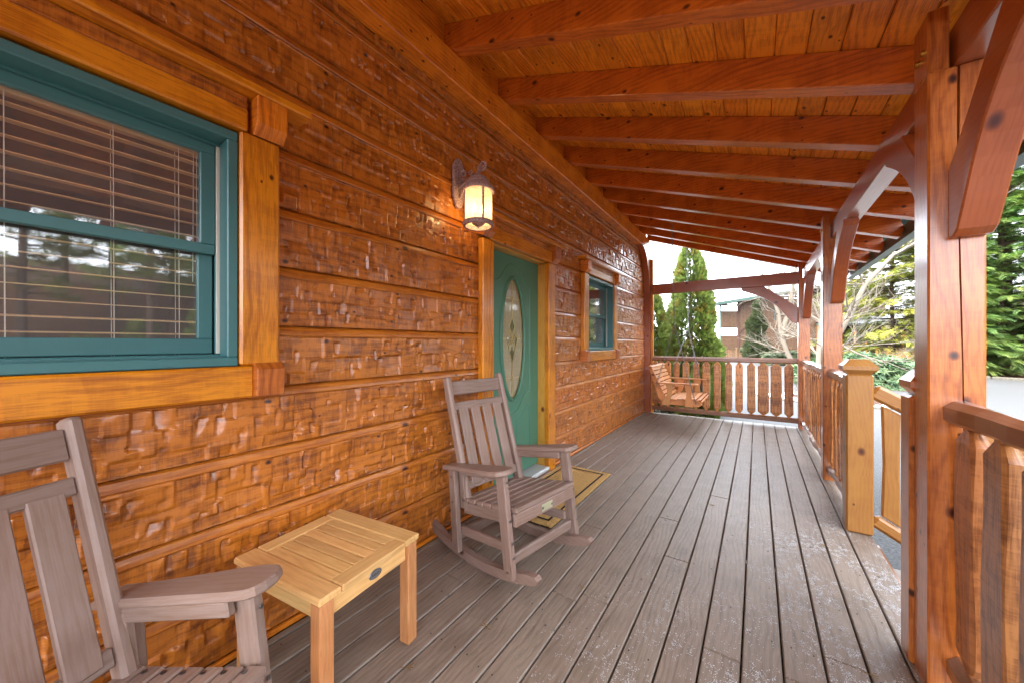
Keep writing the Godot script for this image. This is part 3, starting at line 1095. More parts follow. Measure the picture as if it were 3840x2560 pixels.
# a rounded bead following an outline on the door
func moulding(mb: MB, line: PackedVector2Array, x: float, cs: float, w: float, lift: float) -> void:
	var m := line.size()
	var prof := [Vector2(-0.5, -0.05), Vector2(-0.42, 0.55), Vector2(-0.2, 1.0), Vector2(0.05, 0.72), Vector2(0.2, 0.72), Vector2(0.42, 0.35), Vector2(0.5, -0.05)]
	var rings := []
	for k in m + 1:
		var p := line[k % m]
		var d := (line[(k + 1) % m] - line[(k - 1 + m) % m]).normalized()
		var out := Vector2(d.y, -d.x)
		var r := PackedVector3Array()
		for q: Vector2 in prof:
			var e := p + out * q.x * w
			r.append(Vector3(x + q.y * lift, e.y, -cs - e.x))
		rings.append(r)
	mb.loft(rings, true, false, false)

# ------------------------------------------------------------------ deck
const DECK_EDGE := 2.425
func build_deck() -> void:
	var d := thing("porch_deck", "grey-brown stained plank floor of the porch", "floor")
	d.set_meta("kind", "structure")
	var x := 1.726 - 0.14 * 12
	var first := true
	while x < DECK_EDGE - 0.01:
		var a := x
		var b := minf(x + 0.14, DECK_EDGE + 0.006)
		if first:
			slab(d, "deck_board", Vector3(0.006, -0.035, NEAR_END), Vector3(x - 0.006, 0.0, -WALL_END - 0.06), pick("deck"), 0.004)
			first = false
		var s := -NEAR_END
		var end := WALL_END + 0.06
		while s < end - 0.02:
			var e := minf(s + rnd(3.6, 6.2), end)
			if end - e < 1.6:
				e = end
			var o := slab(d, "deck_board", Vector3(a + 0.0035, -0.035 + rnd(0.0, 0.0012), -s), Vector3(b - 0.0035, rnd(-0.0012, 0.0006), -e + 0.002), pick("deck"), 0.0045)
			s = e
		x += 0.14
	slab(d, "rim_board", Vector3(DECK_EDGE - 0.045, -0.30, NEAR_END), Vector3(DECK_EDGE - 0.008, -0.037, -WALL_END - 0.03), pick("rail"))
	slab(d, "rim_board", Vector3(0.0, -0.30, -WALL_END - 0.005), Vector3(DECK_EDGE - 0.046, -0.037, -WALL_END - 0.04), pick("rail"))
	for s in [-1.5, 0.6, 2.6, 4.6, 6.6]:
		slab(d, "joist", Vector3(0.0, -0.22, -s), Vector3(DECK_EDGE - 0.05, -0.037, -s - 0.04), pick("rail"), 0.0)
	# screws, two to a board over each joist
	var head := MB.new()
	head.lathe([Vector2(0.0032, 0.0002), Vector2(0.0032, 0.0010), Vector2(0.0, 0.0010)], 7)
	var spots := []
	x = 1.726 - 0.14 * 12
	while x < DECK_EDGE - 0.05:
		var s := 0.3
		while s < 7.0:
			for k in [0.03, 0.11]:
				if rng.randf() < 0.45:
					continue
				spots.append(Transform3D(Basis(), Vector3(x + k + rnd(-0.006, 0.006), 0.0, -s + rnd(-0.01, 0.01))))
			s += 0.41
		x += 0.14
	var sc := scatter(d, "screw", head.mesh(), mats["ink"], spots, [])
	sc.set_meta("kind", "stuff")

func scatter(parent: Node3D, called: String, mesh: Mesh, m: Material, where: Array, tint: Array) -> MultiMeshInstance3D:
	var mm := MultiMesh.new()
	mm.transform_format = MultiMesh.TRANSFORM_3D
	mm.use_colors = tint.size() > 0
	mm.mesh = mesh
	mm.instance_count = where.size()
	for k in where.size():
		mm.set_instance_transform(k, where[k])
		if tint.size():
			mm.set_instance_color(k, tint[k])
	var o := MultiMeshInstance3D.new()
	o.name = called if parent != self else numbered(called)
	o.multimesh = mm
	o.material_override = m
	parent.add_child(o, true)
	return o

# ------------------------------------------------------------------ roof
const SLOPE := -0.354
const EAVE := 2.87
func rafter_y(x: float) -> float:
	return 3.262 + SLOPE * (x - 0.10)

func build_roof() -> void:
	var r := thing("porch_roof", "sloping plank ceiling on dark red rafters over the porch", "roof")
	var dir := Vector3(1, SLOPE, 0).normalized()
	var up := Vector3(-SLOPE, 1, 0).normalized()
	var hgt := 0.165
	var zs := []
	var s := 1.775 - 0.604 * 7
	while s < 7.0:
		zs.append(s)
		s += 0.604
	zs.append(7.155)
	for q in zs:
		if q < -NEAR_END + 0.1:
			continue
		# a rafter: plumb cut at the wall, square-ish tail
		var mb := MB.new()
		var a := Vector3(0.036, rafter_y(0.036), 0)
		var b := Vector3(EAVE, rafter_y(EAVE), 0)
		var top := hgt / up.y
		mb.prism(PackedVector2Array([Vector2(a.x, a.y), Vector2(b.x, b.y), Vector2(b.x + 0.03, b.y + 0.07), Vector2(b.x, b.y + top), Vector2(a.x, a.y + top)]), 0.088, Transform3D(), 0.004)
		part(r, "rafter", mb.mesh(), pick("rafter"), Transform3D(Basis(), Vector3(0, 0, -q)))
	# ceiling boards run along the porch, laid on the rafters
	var length := (EAVE + 0.03 - 0.036) * sqrt(1 + SLOPE * SLOPE)
	var n := 22
	var w := length / n
	for k in n:
		var p := Vector3(0.036, rafter_y(0.036), 0) + up * (hgt + 0.011) + dir * (w * (k + 0.5) - 0.064)
		var o := part(r, "ceiling_board", box_mesh(Vector3(w - 0.003, 0.020, NEAR_END + 7.26), 0.0065), pick("ceiling"), Transform3D(Basis(dir, up, Vector3.BACK), Vector3(p.x, p.y, (NEAR_END - 7.26) * 0.5)))
	var mid := Vector3(0.036, rafter_y(0.036), 0) + dir * (length * 0.5 - 0.05) + up * (hgt + 0.048)
	part(r, "roof_sheet", box_mesh(Vector3(length + 0.1, 0.05, NEAR_END + 7.4), 0.0), mats["roof_green"], Transform3D(Basis(dir, up, Vector3.BACK), Vector3(mid.x, mid.y, (NEAR_END - 7.34) * 0.5)))
	# beam carried by the posts
	slab(r, "eave_beam", Vector3(2.366, 2.30, NEAR_END), Vector3(2.470, 2.452, -7.155), pick("brace"), 0.005)
	# gutter under the eave, closed at its near end
	var g := MB.new()
	var prof := [Vector2(0.0, 0.12), Vector2(0.0, 0.0), Vector2(0.075, 0.0), Vector2(0.10, 0.03), Vector2(0.10, 0.075), Vector2(0.125, 0.10), Vector2(0.125, 0.12), Vector2(0.115, 0.12), Vector2(0.115, 0.105), Vector2(0.092, 0.08), Vector2(0.092, 0.034), Vector2(0.072, 0.008), Vector2(0.008, 0.008), Vector2(0.008, 0.12)]
	g.prism(PackedVector2Array(prof), 4.5, Transform3D(Basis(), Vector3(EAVE + 0.034, rafter_y(EAVE) - 0.005, -5.15)))
	var gut := part(r, "gutter", g.mesh(), mats["gutter"])
	var cap := MB.new()
	cap.prism(PackedVector2Array(prof.slice(0, 7)), 0.004, Transform3D(Basis(), Vector3(EAVE + 0.034, rafter_y(EAVE) - 0.005, -2.897)))
	part(gut, "end_cap", cap.mesh(), mats["gutter"])

# ------------------------------------------------------------------ posts, braces, tie beam
func brace_outline(a: float, b: float) -> PackedVector2Array:
	# x runs along the beam away from the post, y down from the beam
	var p := PackedVector2Array([Vector2(0, -b), Vector2(0, -b * 0.60), Vector2(a * 0.58, 0), Vector2(a, 0), Vector2(a * 1.0, -b * 0.045), Vector2(a * 0.975, -b * 0.085)])
	for k in range(1, 12):
		var t := k / 12.0
		var q := Vector2(a * 0.975, -b * 0.085).lerp(Vector2(a * 0.13, -b * 0.93), t)
		var bulge := sin(PI * t) * 0.085
		p.append(q + Vector2(-0.7, 0.7) * bulge)
	p.append(Vector2(a * 0.10, -b * 0.97))
	p.append(Vector2(a * 0.05, -b))
	return p

func post(s: float, label: String, near_brace: bool, far_brace: bool, split: bool) -> Node3D:
	var t := thing("porch_post", label, "post", Vector3(2.372, 0, -s - 0.07), 0.0, "porch posts carrying the eave beam")
	var m := pick("post")
	var mb := MB.new()
	# square post with eased edges; the nearest has a long drying crack down its face
	var levels := [0.0, 0.22, 0.7, 1.2, 1.55, 1.75, 2.05, 2.297]
	var rings := []
	for k in levels.size():
		var y: float = levels[k]
		var e := 0.006
		var c := 0.012 + 0.008 * sin(y * 2.3)
		var gap := 0.0
		if split:
			gap = [0.0, 0.0012, 0.0022, 0.0018, 0.0026, 0.0016, 0.0030, 0.0034][k]
		var dep := 0.035 if gap > 0.0 else 0.0
		var r := PackedVector3Array()
		for q in [Vector2(-0.07 + e, 0.07), Vector2(c - gap, 0.07), Vector2(c, 0.07 - dep), Vector2(c + gap, 0.07), Vector2(0.07 - e, 0.07), Vector2(0.07, 0.07 - e), Vector2(0.07, -0.07 + e), Vector2(0.07 - e, -0.07), Vector2(-0.07 + e, -0.07), Vector2(-0.07, -0.07 + e), Vector2(-0.07, 0.07 - e)]:
			r.append(Vector3(q.x, y, -q.y))
		r.reverse()
		var turned := PackedVector3Array()
		for q in r:
			turned.append(Vector3(q.x, q.y, -q.z))
		rings.append(turned)
	mb.loft(rings, false, true)
	part(t, "shaft", mb.mesh(), m)
	# the inner half runs up past the beam and is bolted to it
	slab(t, "tenon", Vector3(-0.0699, 2.2975, -0.0699), Vector3(-0.0155, 2.53, 0.0699), m, 0.004)
	for b in [[2.40, 0.03], [2.395, -0.025]]:
		var bolt := MB.new()
		bolt.lathe([Vector2(0.012, 0.0), Vector2(0.012, 0.010), Vector2(0.0, 0.011)], 6, Transform3D(Basis(Vector3.UP, Vector3.LEFT, Vector3.BACK), Vector3(-0.07, b[0], b[1])))
		part(t, "bolt", bolt.mesh(), mats["brass"])
	for side in ([1.0] if near_brace else []) + ([-1.0] if far_brace else []):
		var br := MB.new()
		br.prism(brace_outline(0.64, 0.62), 0.095, Transform3D(Basis(Vector3(0, 0, side), Vector3.UP, Vector3(-side, 0, 0)), Vector3(0.0275, 2.298, side * 0.0705)), 0.005)
		part(t, "knee_brace", br.mesh(), pick("brace"))
	return t

func build_frame() -> void:
	post(-0.62, "stained timber porch post at the near end of the glossy rough-barked railing", false, true, false)
	post(1.965, "stained timber porch post with a long drying crack beside the stair opening", true, true, true)
	post(4.52, "stained timber porch post between the two sections of side railing", true, true, false)
	var t := post(7.01, "stained timber corner post where the end railing meets the side railing", true, false, false)
	var br := MB.new()
	br.prism(brace_outline(0.74, 0.60), 0.075, Transform3D(Basis(Vector3(-1, 0, 0), Vector3.UP, Vector3(0, 0, -1)), Vector3(-0.0705, 2.219, 0.0)), 0.005)
	part(t, "knee_brace", br.mesh(), pick("brace"))
	var tie := thing("tie_beam", "dark red timber tie beam across the far end of the porch", "beam")
	slab(tie, "timber", Vector3(0.147, 2.22, -7.035), Vector3(2.309, 2.405, -7.125), pick("brace"), 0.005)
	for y in [2.27, 2.35]:
		var bolt := MB.new()
		bolt.lathe([Vector2(0.014, 0.0), Vector2(0.014, 0.008), Vector2(0.0, 0.010)], 8, Transform3D(Basis(Vector3.RIGHT, Vector3.BACK, Vector3.DOWN), Vector3(0.19, y, -7.035)))
		part(tie, "bolt", bolt.mesh(), mats["brass"])

# ------------------------------------------------------------------ railings
# a hand-shaped baluster: eight-sided, wandering edges, drawn in to a peg at both ends
func baluster_mesh(len: float, wide: float, deep: float, wander: float) -> ArrayMesh:
	var mb := MB.new()
	var rings := []
	var ys := [-0.02, 0.008, 0.012, 0.055, 0.18, 0.32, 0.46, 0.60, 0.74, 0.87]
	var n := ys.size()
	var l := []
	for k in n:
		l.append(ys[k] * len if k > 3 else ys[k])
	l.append_array([len - 0.055, len - 0.012, len - 0.008, len + 0.02])
	var wa := rnd(0, TAU)
	for k in l.size():
		var y: float = l[k]
		var peg: bool = k < 2 or k > l.size() - 3
		var w := 0.034 if peg else wide * (1.0 + wander * sin(y * 7.0 + wa))
		var d := 0.034 if peg else deep
		if k == 2 or k == l.size() - 3:
			w = wide * 0.42
			d = deep * 0.62
		var cw := minf(w * 0.5, d * 0.5) * (0.45 + 0.25 * sin(y * 9.0 + wa * 2.0))
		var x := 0.0 if peg else wander * wide * 0.35 * sin(y * 4.3 + wa * 1.7)
		var r := PackedVector3Array()
		for q in [[1, 0.5, 1, 0], [0.5, 1, 0, 1]]:
			pass
		var hw := w * 0.5
		var hd := d * 0.5
		for q in [Vector2(hw, hd - cw), Vector2(hw - cw, hd), Vector2(-hw + cw * 0.6, hd), Vector2(-hw, hd - cw * 0.6), Vector2(-hw, -hd + cw), Vector2(-hw + cw, -hd), Vector2(hw - cw * 0.6, -hd), Vector2(hw, -hd + cw * 0.6)]:
			r.append(Vector3(x + q.x, y, -q.y))
		rings.append(r)
	mb.loft(rings, false, true)
	return mb.mesh()

# a rail with an uneven, half-barked edge
func rail_mesh(len: float, w: float, h: float, wander: float) -> ArrayMesh:
	var mb := MB.new()
	var rings := []
	var n := maxi(4, int(len / 0.09))
	var wa := rnd(0, TAU)
	for k in n + 1:
		var x := len * (float(k) / n - 0.5)
		var a := wander * (sin(x * 6.0 + wa) + 0.5 * sin(x * 17.0 + wa * 3.0))
		var b := wander * (sin(x * 5.0 + wa * 2.0) + 0.5 * sin(x * 13.0))
		var r := PackedVector3Array()
		var e := 0.014
		var hw := w * 0.5
		var hh := h * 0.5
		for q in [Vector2(-hw - a, -hh + e), Vector2(-hw + e - a, -hh), Vector2(hw - e + b, -hh), Vector2(hw + b, -hh + e), Vector2(hw + b, hh - e * 1.6), Vector2(hw - e * 1.8 + b, hh + a * 0.3), Vector2(-hw + e * 1.8 - a, hh + b * 0.3), Vector2(-hw - a, hh - e * 1.6)]:
			r.append(Vector3(x, q.y, q.x))
		rings.append(r)
	mb.loft(rings, false, true)
	return mb.mesh()

func railing(label: String, p: Vector3, q: Vector3, where: Array, wander: float, bal: String, group := "", wide := [0.07, 0.10], drop := 0.0) -> Node3D:
	# p and q: feet of the section's two ends on the deck
	var t := thing("porch_railing", label, "railing", Vector3(), 0.0, group)
	var d := q - p
	var flat := Vector3(d.x, 0, d.z).normalized()
	var up := Vector3.UP
	var len := d.length()
	var fr := MB.along(p, q)
	var top := 1.02
	part(t, "top_rail", rail_mesh(len, 0.062 + wander, 0.082, wander), pick("rail"), fr.translated(up * (top + 0.003)))
	part(t, "bottom_rail", rail_mesh(len, 0.062, 0.082, wander), pick("rail"), fr.translated(up * 0.105))
	var face := Basis(flat, Vector3.UP, flat.cross(Vector3.UP))
	for f in where:
		var o := part(t, "baluster", baluster_mesh(top - 0.036 - 0.145, rnd(wide[0], wide[1]), 0.052, 0.03 + wander * 3.0), pick(bal), Transform3D(face, p.lerp(q, f) + up * 0.1455))
	return t

func spread(n: int, jitter := 0.1) -> Array:
	var a := []
	for k in n:
		a.append((k + 0.5 + rnd(-jitter, jitter)) / n)
	return a

func build_railings() -> void:
	# across the end of the porch: the balusters differ in width
	var a := Vector3(0.147, 0, -7.085)
	var b := Vector3(2.309, 0, -7.085)
	var where := []
	for x in [0.20, 0.30, 0.42, 0.567, 0.722, 0.886, 1.045, 1.211, 1.381, 1.533, 1.70, 1.862, 2.029, 2.191]:
		where.append((x - a.x) / (b.x - a.x))
	var ws := [0.10, 0.10, 0.10, 0.10, 0.105, 0.10, 0.115, 0.105, 0.105, 0.105, 0.11, 0.145, 0.145, 0.11]
	var t := thing("porch_railing", "end railing of wide pointed balusters across the far end, behind the swing", "railing", Vector3(), 0.0, "railings around the porch")
	var fr := MB.along(a, b)
	part(t, "top_rail", rail_mesh(b.x - a.x, 0.058, 0.082, 0.0), pick("rail"), fr.translated(Vector3(0, 1.03, 0)))
	part(t, "bottom_rail", rail_mesh(b.x - a.x, 0.058, 0.082, 0.0), pick("rail"), fr.translated(Vector3(0, 0.105, 0)))
	for k in where.size():
		part(t, "baluster", baluster_mesh(1.03 - 0.041 - 0.146, ws[k], 0.05, 0.035), pick("baluster"), Transform3D(Basis(), a.lerp(b, where[k]) + Vector3(0, 0.146, 0)))
	railing("far side railing with wavy live-edge rails between corner post and middle post", Vector3(2.37, 0, -4.662), Vector3(2.37, 0, -7.008), spread(13), 0.010, "baluster", "railings around the porch")
	railing("short side railing between the middle post and the stair newel", Vector3(2.37, 0, -3.502), Vector3(2.37, 0, -4.518), spread(6), 0.010, "baluster", "railings around the porch")
	railing("near side railing of glossy rough-barked balusters fixed to the cracked post", Vector3(2.385, 0.03, 0.478), Vector3(2.385, 0.03, -1.963), spread(13), 0.008, "rough_baluster", "railings around the porch", [0.115, 0.135])
	newel(3.36, "tan newel post with a chamfered cap at the top of the stairs", "newel")
	newel(2.108, "grey-lit newel post with a chamfered cap tight beside the cracked porch post", "post", 0.115, 0.80)
	# stair railings, going down and outwards from the newels
	stair_rail(3.43, "tan stair railing sloping down from the tan newel post")
	stair_rail(2.18, "stair railing sloping down from the newel beside the cracked post")

func newel(s: float, label: String, m: String, wid := 0.14, lip := 1.0) -> void:
	var t := thing("newel_post", label, "newel post", Vector3(2.36, 0, -s - wid * 0.5), 0.0, "stair newels")
	var mt := pick(m)
	block(t, "shaft", Vector3(0, 0.5455, 0), Vector3(0.14, 1.089, wid), mt, 0.010)
	var cap := MB.new()
	var rings := []
	for q in [[0.058, 1.0905], [0.064, 1.098], [0.088, 1.122], [0.088, 1.148], [0.050, 1.192], [0.046, 1.194]]:
		var e: float = q[0] * lip
		rings.append(PackedVector3Array([Vector3(e, q[1], e), Vector3(e, q[1], -e), Vector3(-e, q[1], -e), Vector3(-e, q[1], e)]))
	cap.loft(rings, false, true)
	part(t, "cap", cap.mesh(), mt)

const STEP_RUN := 0.28
const STEP_RISE := 0.172
func stair_rail(s: float, label: String) -> void:
	var t := thing("stair_railing", label, "railing", Vector3(), 0.0, "stair railings")
	var k := -STEP_RISE / STEP_RUN
	var p := Vector3(2.432, 0.98, -s)
	var q := Vector3(3.30, 0.98 + k * 0.868, -s)
	var d := (q - p).normalized()
	bar(t, "top_rail", p, q, 0.07, 0.10, pick("newel"), 0.018)
	bar(t, "bottom_rail", p - Vector3(0, 0.88, 0), q - Vector3(0, 0.88, 0), 0.06, 0.085, pick("newel"), 0.02)
	for x in [2.522, 2.70, 2.88, 3.06, 3.21]:
		var y: float = 0.98 + k * (x - 2.432)
		var mb := MB.new()
		var w := 0.045
		# a flat baluster cut to the slope at both ends
		var pts := PackedVector2Array([Vector2(-w, -0.82 - k * w), Vector2(w, -0.82 + k * w), Vector2(w * 0.9, -0.5), Vector2(w, -0.07 + k * w), Vector2(-w, -0.07 - k * w), Vector2(-w * 0.8, -0.45)])
		mb.prism(pts, 0.042, Transform3D(), 0.008, true)
		part(t, "baluster", mb.mesh(), pick("newel"), Transform3D(Basis(), Vector3(x, y, -s)))
	slab(t, "end_post", Vector3(3.301, -0.53, -s - 0.05), Vector3(3.40, 0.53, -s + 0.05), pick("newel"), 0.01)

func build_stairs() -> void:
	var t := thing("porch_stairs", "grey-brown plank steps leading down from the deck edge", "stairs")
	for k in 3:
		var x := DECK_EDGE + 0.01 + STEP_RUN * k
		var y := -STEP_RISE * (k + 1)
		if k < 2:
			slab(t, "tread", Vector3(x - 0.008, y - 0.034, -2.26), Vector3(x + STEP_RUN * 0.49, y, -3.35), pick("deck"), 0.004)
			slab(t, "tread", Vector3(x + STEP_RUN * 0.50, y - 0.034, -2.26), Vector3(x + STEP_RUN + 0.012, y, -3.35), pick("deck"), 0.004)
		slab(t, "riser", Vector3(x - 0.006, y, -2.28), Vector3(x + 0.012, y + STEP_RISE - 0.036, -3.33), pick("rail"), 0.0)
	for s in [2.262, 3.312]:
		var mb := MB.new()
		mb.prism(PackedVector2Array([Vector2(2.43, -0.21), Vector2(2.43, -0.53), Vector2(2.9, -0.53), Vector2(3.0, -0.53), Vector2(2.99, -0.385), Vector2(2.72, -0.383)]), 0.036, Transform3D(Basis(), Vector3(0, 0, -s - 0.018)))
		part(t, "stringer", mb.mesh(), pick("rail"))

# ------------------------------------------------------------------ wall lantern
func spiral(mb: MB, c: Vector3, r: float, from: float, turns: float, thick: float) -> void:
	var path := []
	var rad := []
	for k in 19:
		var t := k / 18.0
		var a := from + turns * TAU * t
		path.append(c + Vector3(cos(a), sin(a), 0) * r * (1.0 - 0.72 * t))
		rad.append(thick * (1.0 - 0.35 * t))
	mb.tube(path, rad, 7)

func build_lantern() -> void:
	var t := thing("wall_lantern", "lit wall lantern with amber glass and rusty brown scrolled bracket beside the door", "lantern", Vector3(0.0, 0.0, -1.893))
	var m: Material = mats["lantern_metal"]
	var bp := MB.new()
	var pts := PackedVector2Array()
	for k in 9:
		var a := PI * k / 8.0
		pts.append(Vector2(cos(a) * 0.036, 2.585 + sin(a) * 0.035))
	pts.append_array([Vector2(-0.055, 2.560), Vector2(-0.055, 2.345), Vector2(-0.046, 2.325)])
	for k in 7:
		var a := PI + PI * k / 6.0
		pts.append(Vector2(cos(a) * 0.036, 2.300 + sin(a) * 0.035))
	pts.append_array([Vector2(0.046, 2.325), Vector2(0.055, 2.345), Vector2(0.055, 2.560)])
	bp.prism(pts, 0.026, Transform3D(Basis(Vector3(0, 0, -1), Vector3.UP, Vector3.RIGHT), Vector3(0.0135, 0, 0)), 0.006)
	part(t, "back_plate", bp.mesh(), m)
	var arm := MB.new()
	arm.tube([Vector3(0.02, 2.415, 0), Vector3(0.07, 2.425, 0), Vector3(0.13, 2.455, 0), Vector3(0.20, 2.470, 0)], [0.013, 0.011, 0.010, 0.010], 8)
	spiral(arm, Vector3(0.062, 2.498, 0), 0.036, -1.2, -1.35, 0.008)
	spiral(arm, Vector3(0.125, 2.487, 0), 0.020, -1.2, 1.2, 0.006)
	spiral(arm, Vector3(0.236, 2.512, 0), 0.034, -2.3, 1.35, 0.009)
	arm.tube([Vector3(0.03, 2.33, 0), Vector3(0.055, 2.37, 0), Vector3(0.10, 2.40, 0), Vector3(0.13, 2.44, 0)], [0.006], 6)
	part(t, "bracket", arm.mesh(), m)
	var at := Transform3D(Basis(), Vector3(0.20, 0, 0))
	var dome := MB.new()
	dome.lathe([Vector2(0.0, 2.520), Vector2(0.006, 2.515), Vector2(0.009, 2.505), Vector2(0.004, 2.492), Vector2(0.012, 2.480), Vector2(0.014, 2.455), Vector2(0.022, 2.450), Vector2(0.048, 2.442), Vector2(0.070, 2.424), Vector2(0.080, 2.402), Vector2(0.082, 2.392), Vector2(0.098, 2.380), Vector2(0.110, 2.358), Vector2(0.112, 2.346), Vector2(0.106, 2.338), Vector2(0.092, 2.338)], 28, at)
	part(t, "dome_cap", dome.mesh(), m)
	var glass := MB.new()
	glass.lathe([Vector2(0.0935, 2.340), Vector2(0.0935, 2.130)], 28, at)
	part(t, "glass", glass.mesh(), mats["seeded_glass"])
	var cage := MB.new()
	cage.lathe([Vector2(0.090, 2.132), Vector2(0.104, 2.132), Vector2(0.108, 2.122), Vector2(0.108, 2.108), Vector2(0.102, 2.100), Vector2(0.088, 2.102), Vector2(0.088, 2.128)], 28, at)
	for k in 4:
		var a := TAU * k / 4.0 + 0.55
		cage.box(Vector3(0.006, 0.212, 0.014), Transform3D(Basis(Vector3.UP, -a), Vector3(0.20 + cos(a) * 0.0975, 2.235, sin(a) * 0.0975)), 0.001)
	part(t, "cage", cage.mesh(), m)
	var pan := MB.new()
	pan.lathe([Vector2(0.0, 2.088), Vector2(0.006, 2.094), Vector2(0.008, 2.100), Vector2(0.040, 2.118), Vector2(0.046, 2.126), Vector2(0.0, 2.130)], 20, at)
	pan.lathe([Vector2(0.004, 2.13), Vector2(0.004, 2.165), Vector2(0.0, 2.165)], 8, at)
	for s in [-1.0, 1.0]:
		pan.tube([Vector3(0.20, 2.150, 0), Vector3(0.20 + 0.014 * s, 2.150, -0.026 * s), Vector3(0.20 + 0.014 * s, 2.195, -0.026 * s)], [0.005], 6)
	part(t, "socket_plate", pan.mesh(), m)
	var glow := plain("bulb_glow", Color(1.0, 0.86, 0.6), 0.4)
	glow.emission_enabled = true
	glow.emission = Color(1.0, 0.86, 0.62)
	glow.emission_energy_multiplier = 1.2
	for s in [-1.0, 1.0]:
		var p := Vector3(0.20 + 0.014 * s, 0, -0.026 * s)
		var b := MB.new()
		b.lathe([Vector2(0.0, 2.262), Vector2(0.006, 2.250), Vector2(0.013, 2.232), Vector2(0.016, 2.216), Vector2(0.012, 2.202), Vector2(0.007, 2.196), Vector2(0.0, 2.196)], 12, Transform3D(Basis(), p))
		part(t, "bulb", b.mesh(), glow)
		var l := OmniLight3D.new()
		l.name = "bulb_light"
		l.light_color = Color(1.0, 0.84, 0.60)
		l.light_energy = 0.0032
		l.light_size = 0.012
		l.omni_range = 12.0
		l.omni_attenuation = 2.0
		l.shadow_enabled = true
		t.add_child(l, true)
		l.position = p + Vector3(0, 2.225, 0)

